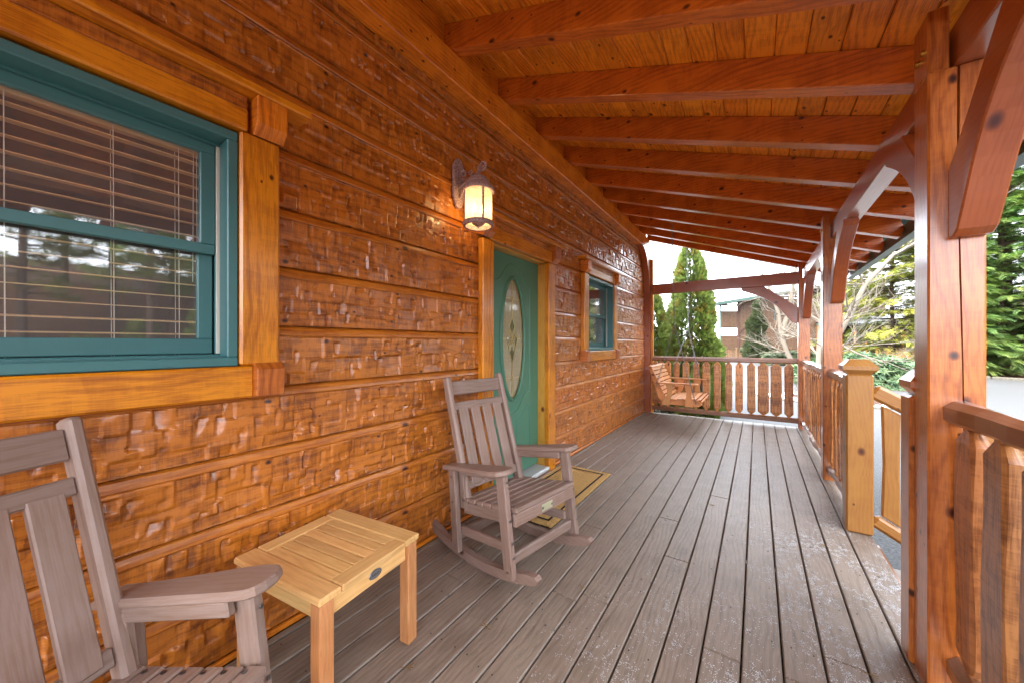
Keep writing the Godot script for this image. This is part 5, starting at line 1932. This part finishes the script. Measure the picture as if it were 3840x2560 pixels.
# bare winter tree: limbs branch and thin out
func grow(mb: MB, tw: MB, p: Vector3, d: Vector3, len: float, rad: float, depth: int) -> void:
	var path := [p]
	var radii := [rad]
	var q := p
	var dir := d
	for k in 4:
		dir = (dir + Vector3(rnd(-0.22, 0.22), rnd(-0.10, 0.16), rnd(-0.22, 0.22))).normalized()
		q += dir * len / 4.0
		path.append(q)
		radii.append(rad * (1.0 - 0.14 * (k + 1)))
	if depth > 1:
		mb.tube(path, radii, 6, false)
	else:
		tw.tube(path, radii, 4, false)
	if depth <= 0:
		return
	var kids := 3 if depth > 1 else 4
	for k in kids:
		var at: Vector3 = path[mini(1 + k + (1 if depth < 3 else 0), 4)]
		var nd := (dir + Vector3(rnd(-0.95, 0.95), rnd(-0.25, 0.6), rnd(-0.95, 0.95))).normalized()
		grow(mb, tw, at, nd, len * rnd(0.62, 0.86), rad * 0.52, depth - 1)

func bare_tree(label: String, at: Vector3, stems: Array, rad: float) -> void:
	var t := thing("bare_tree", label, "tree", at, 0.0, "leafless trees in the drive")
	var mb := MB.new()
	var tw := MB.new()
	for s in stems:
		var pts: Array = s
		var radii := []
		for k in pts.size():
			radii.append(rad * (1.0 - 0.55 * k / (pts.size() - 1.0)))
		mb.tube(pts, radii, 8)
		for k in range(1, pts.size()):
			for j in 3:
				var d := Vector3(rnd(-1, 1), rnd(-0.1, 0.8), rnd(-1, 1)).normalized()
				grow(mb, tw, pts[k], d, rnd(0.9, 1.7), radii[k] * 0.42, 3)
	part(t, "trunk", mb.mesh(), mats["bark_pale"])
	part(t, "twigs", tw.mesh(), mats["bark_pale"]).set_meta("kind", "stuff")

# ------------------------------------------------------------------ the neighbours
func log_wall(parent: Node3D, a: Vector3, b: Vector3, h0: float, h1: float, m: Material, called := "wall") -> void:
	# courses of logs between two ground points; the top may slope from h0 to h1
	var mb := MB.new()
	var d := b - a
	var out := Vector3(d.z, 0, -d.x).normalized()
	var pitch := 0.27
	var n := int(maxf(h0, h1) / pitch) + 1
	for k in n:
		var y0 := pitch * k
		var y1 := minf(pitch * (k + 1) - 0.045, maxf(h0, h1))
		# clip the course to the slope
		var f0 := 0.0
		var f1 := 1.0
		if absf(h1 - h0) > 0.01:
			var f := (y1 - h0) / (h1 - h0)
			if h1 > h0: f0 = clampf(f, 0, 1)
			else: f1 = clampf(f, 0, 1)
		if f1 - f0 < 0.02:
			continue
		var p := a + d * f0 + Vector3(0, (y0 + y1) * 0.5, 0)
		var q := a + d * f1 + Vector3(0, (y0 + y1) * 0.5, 0)
		mb.bar(p, q, 0.12 + 0.03 * (k % 2) + rnd(0, 0.01), y1 - y0, 0.03)
	mb.bar(a + Vector3(0, minf(h0, h1) * 0.5, 0) - out * 0.1, b + Vector3(0, minf(h0, h1) * 0.5, 0) - out * 0.1, 0.1, minf(h0, h1), 0.0)
	part(parent, called, mb.mesh(), m)

func far_window(parent: Node3D, c: Vector3, right: Vector3, out: Vector3, w: float, h: float) -> void:
	var f := sub(parent, "window")
	var basis := Basis(right, Vector3.UP, out)
	var mb := MB.new()
	for s in [-1.0, 1.0]:
		mb.box(Vector3(w + 0.2, 0.1, 0.1), Transform3D(basis, c + Vector3(0, s * (h * 0.5 + 0.05), 0) + out * 0.08), 0.0)
		mb.box(Vector3(0.1, h, 0.1), Transform3D(basis, c + right * s * (w * 0.5 + 0.05) + out * 0.08), 0.0)
	mb.box(Vector3(w, 0.06, 0.06), Transform3D(basis, c + out * 0.07), 0.0)
	part(f, "frame", mb.mesh(), mats["gutter"])
	var g := MB.new()
	g.box(Vector3(w, h, 0.02), Transform3D(basis, c + out * 0.05), 0.0)
	var m: Material = mats["dark_glass"]
	part(f, "pane", g.mesh(), m)

func picket_rail(label: String, a: Vector3, b: Vector3, h: float, n: int, called := "picket_fence", category := "fence") -> void:
	var t := thing(called, label, category)
	bar(t, "top_rail", a + Vector3(0, h, 0), b + Vector3(0, h, 0), 0.09, 0.07, pick("fence"), 0.0)
	bar(t, "bottom_rail", a + Vector3(0, 0.12, 0), b + Vector3(0, 0.12, 0), 0.07, 0.07, pick("fence"), 0.0)
	for k in n:
		var p := a.lerp(b, (k + 0.5) / n)
		bar(t, "picket", p + Vector3(0, 0.16, 0), p + Vector3(0, h - 0.04, 0), 0.04, rnd(0.09, 0.12), pick("fence"), 0.0, (b - a).normalized())
	for k in int(n / 10.0) + 2:
		var p := a.lerp(b, float(k) / (int(n / 10.0) + 1))
		bar(t, "fence_post", p + Vector3(0, -0.1, 0), p + Vector3(0, h + 0.12, 0), 0.13, 0.13, pick("fence"), 0.0)

func on_ground(x: float, z: float) -> Vector3:
	return Vector3(x, height_at(x, z), z)

func build_outside() -> void:
	var dgl := plain("dark_glass", Color(0.16, 0.19, 0.20), 0.08)
	dgl.metallic_specular = 0.6
	var fan := fan_mesh(4)
	var frond := frond_mesh(2)
	var tuft := tuft_mesh(3)
	var whorl := whorl_mesh(5)
	# --- by the end of the porch
	cedar("tall arborvitae with browning sprays growing just beyond the end railing", Vector3(0.30, -0.56, -10.6), 4.45, 0.86, 7600)
	cedar("shorter arborvitae crowded against the cabin corner beyond the railing", Vector3(-0.55, -0.56, -10.1), 3.15, 0.70, 4600)
	cedar("low young arborvitae between the two taller ones and the porch", Vector3(0.62, -0.56, -9.55), 1.15, 0.45, 1100)
	# --- the lodge across the drive
	var c := thing("log_lodge", "two-storey brown log lodge with open end balconies across the drive", "building")
	var fm: Material = mats["far_log"][0]
	var A := on_ground(0.15, -42.5)
	var B := on_ground(8.2, -48.1)
	A.y = 0.2
	B.y = 0.2
	var right := (B - A).normalized()
	var out := right.cross(Vector3.UP) * -1.0
	if out.dot(EYE - A) < 0.0:
		out = -out
	log_wall(c, A, B, 5.40, 7.0, fm)
	var L := A - right * 1.75
	# balcony tower: three posts, parapets of logs, open above them
	for p in [L, L - out * 2.2]:
		bar(c, "balcony_post", p, p + Vector3(0, 4.95, 0), 0.17, 0.17, mats["gutter"], 0.0)
	bar(c, "balcony_post", A + out * 0.12, A + out * 0.12 + Vector3(0, 5.1, 0), 0.2, 0.2, pick("far_red"), 0.0)
	for q in [[0.0, 1.9], [2.75, 4.35]]:
		log_wall(c, L + Vector3(0, q[0], 0), A + Vector3(0, q[0], 0), q[1] - q[0], q[1] - q[0], fm, "parapet")
	bar(c, "balcony_rail", L + Vector3(0, 2.72, 0), A + Vector3(0, 2.72, 0) + right * 1.6, 0.18, 0.14, pick("fence"), 0.0)
	bar(c, "balcony_rail", L + Vector3(0, 4.95, 0), A + Vector3(0, 4.95, 0), 0.18, 0.14, pick("far_red"), 0.0)
	for y in [2.7, 5.1]:
		var br := MB.new()
		br.prism(brace_outline(0.6, 0.8), 0.12, Transform3D(Basis(right, Vector3.UP, right.cross(Vector3.UP)), A + right * 0.12 + Vector3(0, y - 0.05, 0) + out * 0.12))
		part(c, "bracket", br.mesh(), pick("far_red"))
	var roof := MB.new()
	roof.bar(L - right * 0.9 + Vector3(0, 4.98, 0) - out * 2.0, B + right * 0.4 + Vector3(0, 7.08, 0) - out * 2.0, 6.2, 0.30, 0.02)
	part(c, "roof", roof.mesh(), mats["roof_green"])
	var mid := A.lerp(B, 0.47)
	for k in 3:
		far_window(c, A + right * (3.2 + 1.35 * k) + Vector3(0, 4.05, 0) + out * 0.02, right, out, 0.8, 1.15)
	# --- second house, red brown, with a metal porch roof and steps
	var h := thing("red_cabin", "dark red log cabin with a pale metal porch roof behind the laurels", "building")
	var P := Vector3(6.6, 0.35, -46.9)
	var Q := Vector3(14.0, 0.35, -51.9)
	right = (Q - P).normalized()
	out = right.cross(Vector3.UP) * -1.0
	if out.dot(EYE - P) < 0.0:
		out = -out
	var rm: Material = mats["far_red"][0]
	log_wall(h, P - out * 2.0, Q - out * 2.0, 6.6, 8.6, rm)
	var pr := MB.new()
	pr.bar(P + Vector3(0, 2.86, 0) + out * 0.3, Q + Vector3(0, 2.86, 0) + out * 0.3, 0.3, 0.16, 0.0)
	part(h, "porch_beam", pr.mesh(), mats["gutter"])
	var sheet := MB.new()
	var e0 := P + out * 0.6 + Vector3(0, 2.92, 0)
	var e1 := Q + out * 0.6 + Vector3(0, 2.92, 0)
	sheet.quad(e0, e1, e1 - out * 2.6 + Vector3(0, 0.95, 0), e0 - out * 2.6 + Vector3(0, 0.95, 0), Vector2(), Vector2(), Vector2(), Vector2())
	part(h, "porch_roof", sheet.mesh(), mats["roof_metal"])
	for f in [0.02, 0.44, 0.98]:
		bar(h, "porch_post", P.lerp(Q, f), P.lerp(Q, f) + Vector3(0, 2.8, 0), 0.2, 0.2, pick("post"), 0.0)
	for f in [0.30, 0.62]:
		far_window(h, P.lerp(Q, f) - out * 1.9 + Vector3(0, 1.7, 0), right, out, 1.0, 1.5)
	far_window(h, P.lerp(Q, 0.27) - out * 1.9 + Vector3(0, 4.9, 0), right, out, 1.2, 1.1)
	for f in [[0.0, 0.52], [0.66, 1.0]]:
		picket_rail("picket railing along the red cabin's porch " + ("left of" if f[0] < 0.1 else "right of") + " its steps", P.lerp(Q, f[0]) + out * 0.2, P.lerp(Q, f[1]) + out * 0.2, 0.95, 22 if f[0] < 0.1 else 14, "picket_railing", "railing")
	var st := thing("cabin_steps", "wooden steps with short newels before the red cabin's porch", "steps")
	for k in 3:
		bar(st, "tread", P.lerp(Q, 0.53) + out * (0.5 + 0.3 * k) + Vector3(0, -0.05 - 0.17 * k, 0), P.lerp(Q, 0.65) + out * (0.5 + 0.3 * k) + Vector3(0, -0.05 - 0.17 * k, 0), 0.3, 0.06, pick("fence"), 0.0)
	for f in [0.53, 0.65]:
		bar(st, "handrail", P.lerp(Q, f) + out * 0.3 + Vector3(0, 0.95, 0), P.lerp(Q, f) + out * 1.4 + Vector3(0, 0.35, 0), 0.08, 0.08, pick("fence"), 0.0)
		for k in [0.35, 1.4]:
			bar(st, "newel", P.lerp(Q, f) + out * k - Vector3(0, 0.5 * k, 0), P.lerp(Q, f) + out * k + Vector3(0, 1.08 - 0.5 * (k - 0.35), 0), 0.14, 0.14, pick("newel"), 0.0)
	# --- fence and planting before the lodge
	picket_rail("weathered picket fence along the far side of the drive", Vector3(-2.2, -0.10, -33.8), Vector3(5.4, -0.05, -39.0), 0.95, 58)
	var ho := thing("holly", "tall dark holly growing up the lodge wall", "shrub", on_ground(1.75, -31.8))
	trunk(ho, [Vector3(), Vector3(0.1, 1.8, 0), Vector3(-0.1, 3.6, 0)], [0.09, 0.06, 0.02], mats["bark_dark"])
	shell_crown(ho, whorl, mats["leaf_hedge"], 0.35, 4.1, func(k: float): return 0.95 * (0.85 + 0.15 * sin(k * 14.0)) * pow(1.0 - k, 0.6) + 0.05, 2600, 0.17, 0.2, 0.3, 0.8)
	bush("hedge", "clipped green hedge at the left end of the drive's far side", on_ground(2.75, -29.6), Vector3(0.75, 0.85, 0.6), 1500, 0.11, "leaf_hedge", whorl, "clipped hedges", 0.7)
	bush("hedge", "clipped green hedge beside the pale leaning trunk", on_ground(4.15, -30.4), Vector3(0.85, 0.9, 0.6), 1500, 0.11, "leaf_hedge", whorl, "clipped hedges", 0.7)
	bush("hedge", "low hedge behind the middle porch post", on_ground(5.6, -25.2), Vector3(1.0, 0.9, 0.7), 1300, 0.12, "leaf_hedge", whorl, "clipped hedges", 0.5)
	# --- laurels
	bush("laurel", "broad pale green laurel bush beyond the stair newel", on_ground(5.45, -21.0), Vector3(1.55, 1.25, 1.1), 2400, 0.22, "leaf_laurel", whorl, "laurel bushes", 0.3)
	bush("laurel", "laurel bush spreading to the road edge behind the stair railing", on_ground(7.0, -21.6), Vector3(1.1, 0.95, 0.9), 1500, 0.22, "leaf_laurel", whorl, "laurel bushes", 0.3)
	bush("laurel", "small laurel bush between corner post and middle post", on_ground(4.0, -20.2), Vector3(0.9, 1.0, 0.8), 1100, 0.22, "leaf_laurel", whorl, "laurel bushes", 0.3)
	# --- dry grass clump
	var gr := thing("dry_grass", "tall clump of straw-coloured dry grass beside the road", "grass clump", on_ground(8.7, -27.6))
	var bl := MB.new()
	for k in 700:
		var p := Vector3(rnd(-1.3, 1.3), 0, rnd(-0.8, 0.8))
		var q := p + Vector3(rnd(-0.5, 0.5), rnd(0.7, 1.5), rnd(-0.5, 0.5))
		var s := Vector3(rnd(-1, 1), 0, rnd(-1, 1)).normalized() * 0.014
		bl.tri(p - s, p + s, q, Vector2(), Vector2(), Vector2())
	part(gr, "blades", bl.mesh(), mats["straw"]).set_meta("kind", "stuff")
	# --- leafless trees
	var b0 := on_ground(3.75, -27.8)
	bare_tree("pale leafless tree leaning left in front of the lodge", b0, [[Vector3(), Vector3(-0.45, 1.0, 0.1), Vector3(-0.75, 2.1, 0.2), Vector3(-0.85, 3.3, 0.2), Vector3(-1.2, 4.6, 0.4), Vector3(-1.7, 5.9, 0.5)], [Vector3(-0.75, 2.1, 0.2), Vector3(-0.3, 3.6, -0.2), Vector3(-0.1, 5.4, -0.3), Vector3(0.1, 7.0, -0.2)]], 0.15)
	var b1 := on_ground(3.85, -19.3)
	bare_tree("pale leafless tree with two trunks behind the corner post", b1, [[Vector3(), Vector3(0.05, 1.3, 0), Vector3(0.12, 2.7, 0.0), Vector3(0.15, 4.1, 0.1), Vector3(0.1, 5.8, 0.2)], [Vector3(0.03, 0.9, 0), Vector3(0.55, 1.9, -0.3), Vector3(1.05, 2.9, -0.7), Vector3(1.65, 4.3, -1.2), Vector3(2.5, 5.4, -1.6), Vector3(3.4, 6.0, -2.0)]], 0.13)
	# --- dry twigs on the island
	var tw := thing("dry_shrub", "small leafless twiggy shrub on the planting island beyond the end railing", "shrub", Vector3(2.9, -0.43, -15.0))
	var tm := MB.new()
	for k in 9:
		grow(tm, tm, Vector3(rnd(-0.2, 0.2), 0, rnd(-0.2, 0.2)), Vector3(rnd(-0.6, 0.6), 1, rnd(-0.6, 0.6)).normalized(), 0.35, 0.008, 2)
	part(tw, "twigs", tm.mesh(), mats["bark_dark"])
	# --- evergreens across the road
	conifer("soft_pine", "yellowish feathery evergreen hanging over the red cabin", on_ground(8.75, -31.6), 10.5, 3.9, 1.2, 260, "leaf_pine", frond, 0.42, 46, -0.16, 0.55)
	conifer("soft_pine", "yellowish evergreen standing behind the stair newel", on_ground(11.2, -35.0), 11.0, 3.4, 1.4, 170, "leaf_pine", frond, 0.42, 42, -0.16, 0.55)
	var i := 0
	for q in [[10.9, -29.9, 9.5, 1.5], [12.7, -31.0, 15.0, 2.6], [15.4, -30.5, 15.0, 2.6], [18.0, -28.6, 14.0, 2.6], [14.0, -33.8, 16.0, 2.7]]:
		conifer("cypress", ["slim blue-green cypress left of the cracked porch post", "tall green cypress behind the cracked porch post, over the leafy bank", "tall green cypress above the near railing, on the leafy bank", "outermost tall green cypress on the bank beside the road", "tallest green cypress, behind the others on the bank"][i], on_ground(q[0], q[1]), q[2], q[3], 0.35, 330, "leaf_cypress", frond, 0.40, 44, -0.10, 0.62, "cypresses along the bank")
		i += 1
	# --- the wood up the bank that the window mirrors
	for q in [[17.5, -3.5], [19.0, -6.2], [18.2, -9.4], [21.5, -5.0], [22.5, -11.5], [20.0, -13.6], [24.5, -8.3], [25.5, -15.5], [21.8, -17.8], [27.0, -12.0], [18.8, -20.5], [24.0, -21.5], [20.3, -0.6], [26.0, -2.0], [22.8, -3.2], [23.6, -6.4], [20.6, -9.9], [26.8, -6.1]]:
		var tall := rnd(10.0, 14.0)
		conifer("forest_pine", "slender pine of the wood up the bank across the road, mirrored in the window", on_ground(q[0], q[1]), tall, rnd(1.7, 2.5), tall * rnd(0.14, 0.34), 100, "leaf_forest", tuft, 0.36, 22, 0.02, 0.6, "pines of the wood up the bank")
	for q in [[17.0, -5.0], [18.4, -7.6], [17.8, -12.0], [19.6, -3.6], [20.8, -7.0], [19.2, -10.8], [17.4, -1.8], [21.0, -12.4]]:
		conifer("pine_sapling", "bushy young pine low on the wooded bank, mirrored in the window", on_ground(q[0], q[1]), rnd(1.6, 3.2), rnd(0.8, 1.2), 0.15, 60, "leaf_forest", tuft, 0.22, 16, 0.05, 0.7, "young pines on the bank")
	# leaf litter on the bank
	var lp := MB.new()
	leaf_face(lp, Vector3(-0.5, 0, 0), Vector3(0.5, 0.05, 0), 0.3, Vector3(0, 0, 1), 0.1)
	var where := []
	var tint := []
	for n in 16000:
		var x := rnd(9.5, 22.0)
		var z := rnd(-36.0, -27.9)
		if n % 3 > 0:
			x = rnd(16.0, 30.0)
			z = rnd(-24.0, 2.0)
		var e := rnd(0.06, 0.13)
		where.append(Transform3D(Basis(Vector3(rnd(-1, 1), rnd(0.3, 1), rnd(-1, 1)).normalized(), rnd(0, TAU)).scaled(Vector3(e, e, e)), Vector3(x, height_at(x, z) + 0.03, z)))
	var li := scatter(self, "leaf_litter", lp.mesh(), mats["dead_leaf"], where, [])
	tag(li, "brown fallen leaves covering the bank above the kerb", "leaf litter", "", "stuff")
	# powder snow left on the island
	var sn := []
	var fl := MB.new()
	fl.lathe([Vector2(0.0, 0.3), Vector2(0.6, 0.2), Vector2(1.0, 0.0)], 7)
	for n in 900:
		var a := rnd(0, TAU)
		var r := sqrt(rng.randf())
		var p := Vector3(3.9 + cos(a) * r * 1.9, -0.445, -15.2 + sin(a) * r * 1.35)
		var e := rnd(0.02, 0.07)
		sn.append(Transform3D(Basis().scaled(Vector3(e, e * 0.3, e)), p))
	tag(scatter(self, "powder_snow", fl.mesh(), mats["snow"], sn, []), "thin patches of powder snow on the planting island", "snow", "", "stuff")
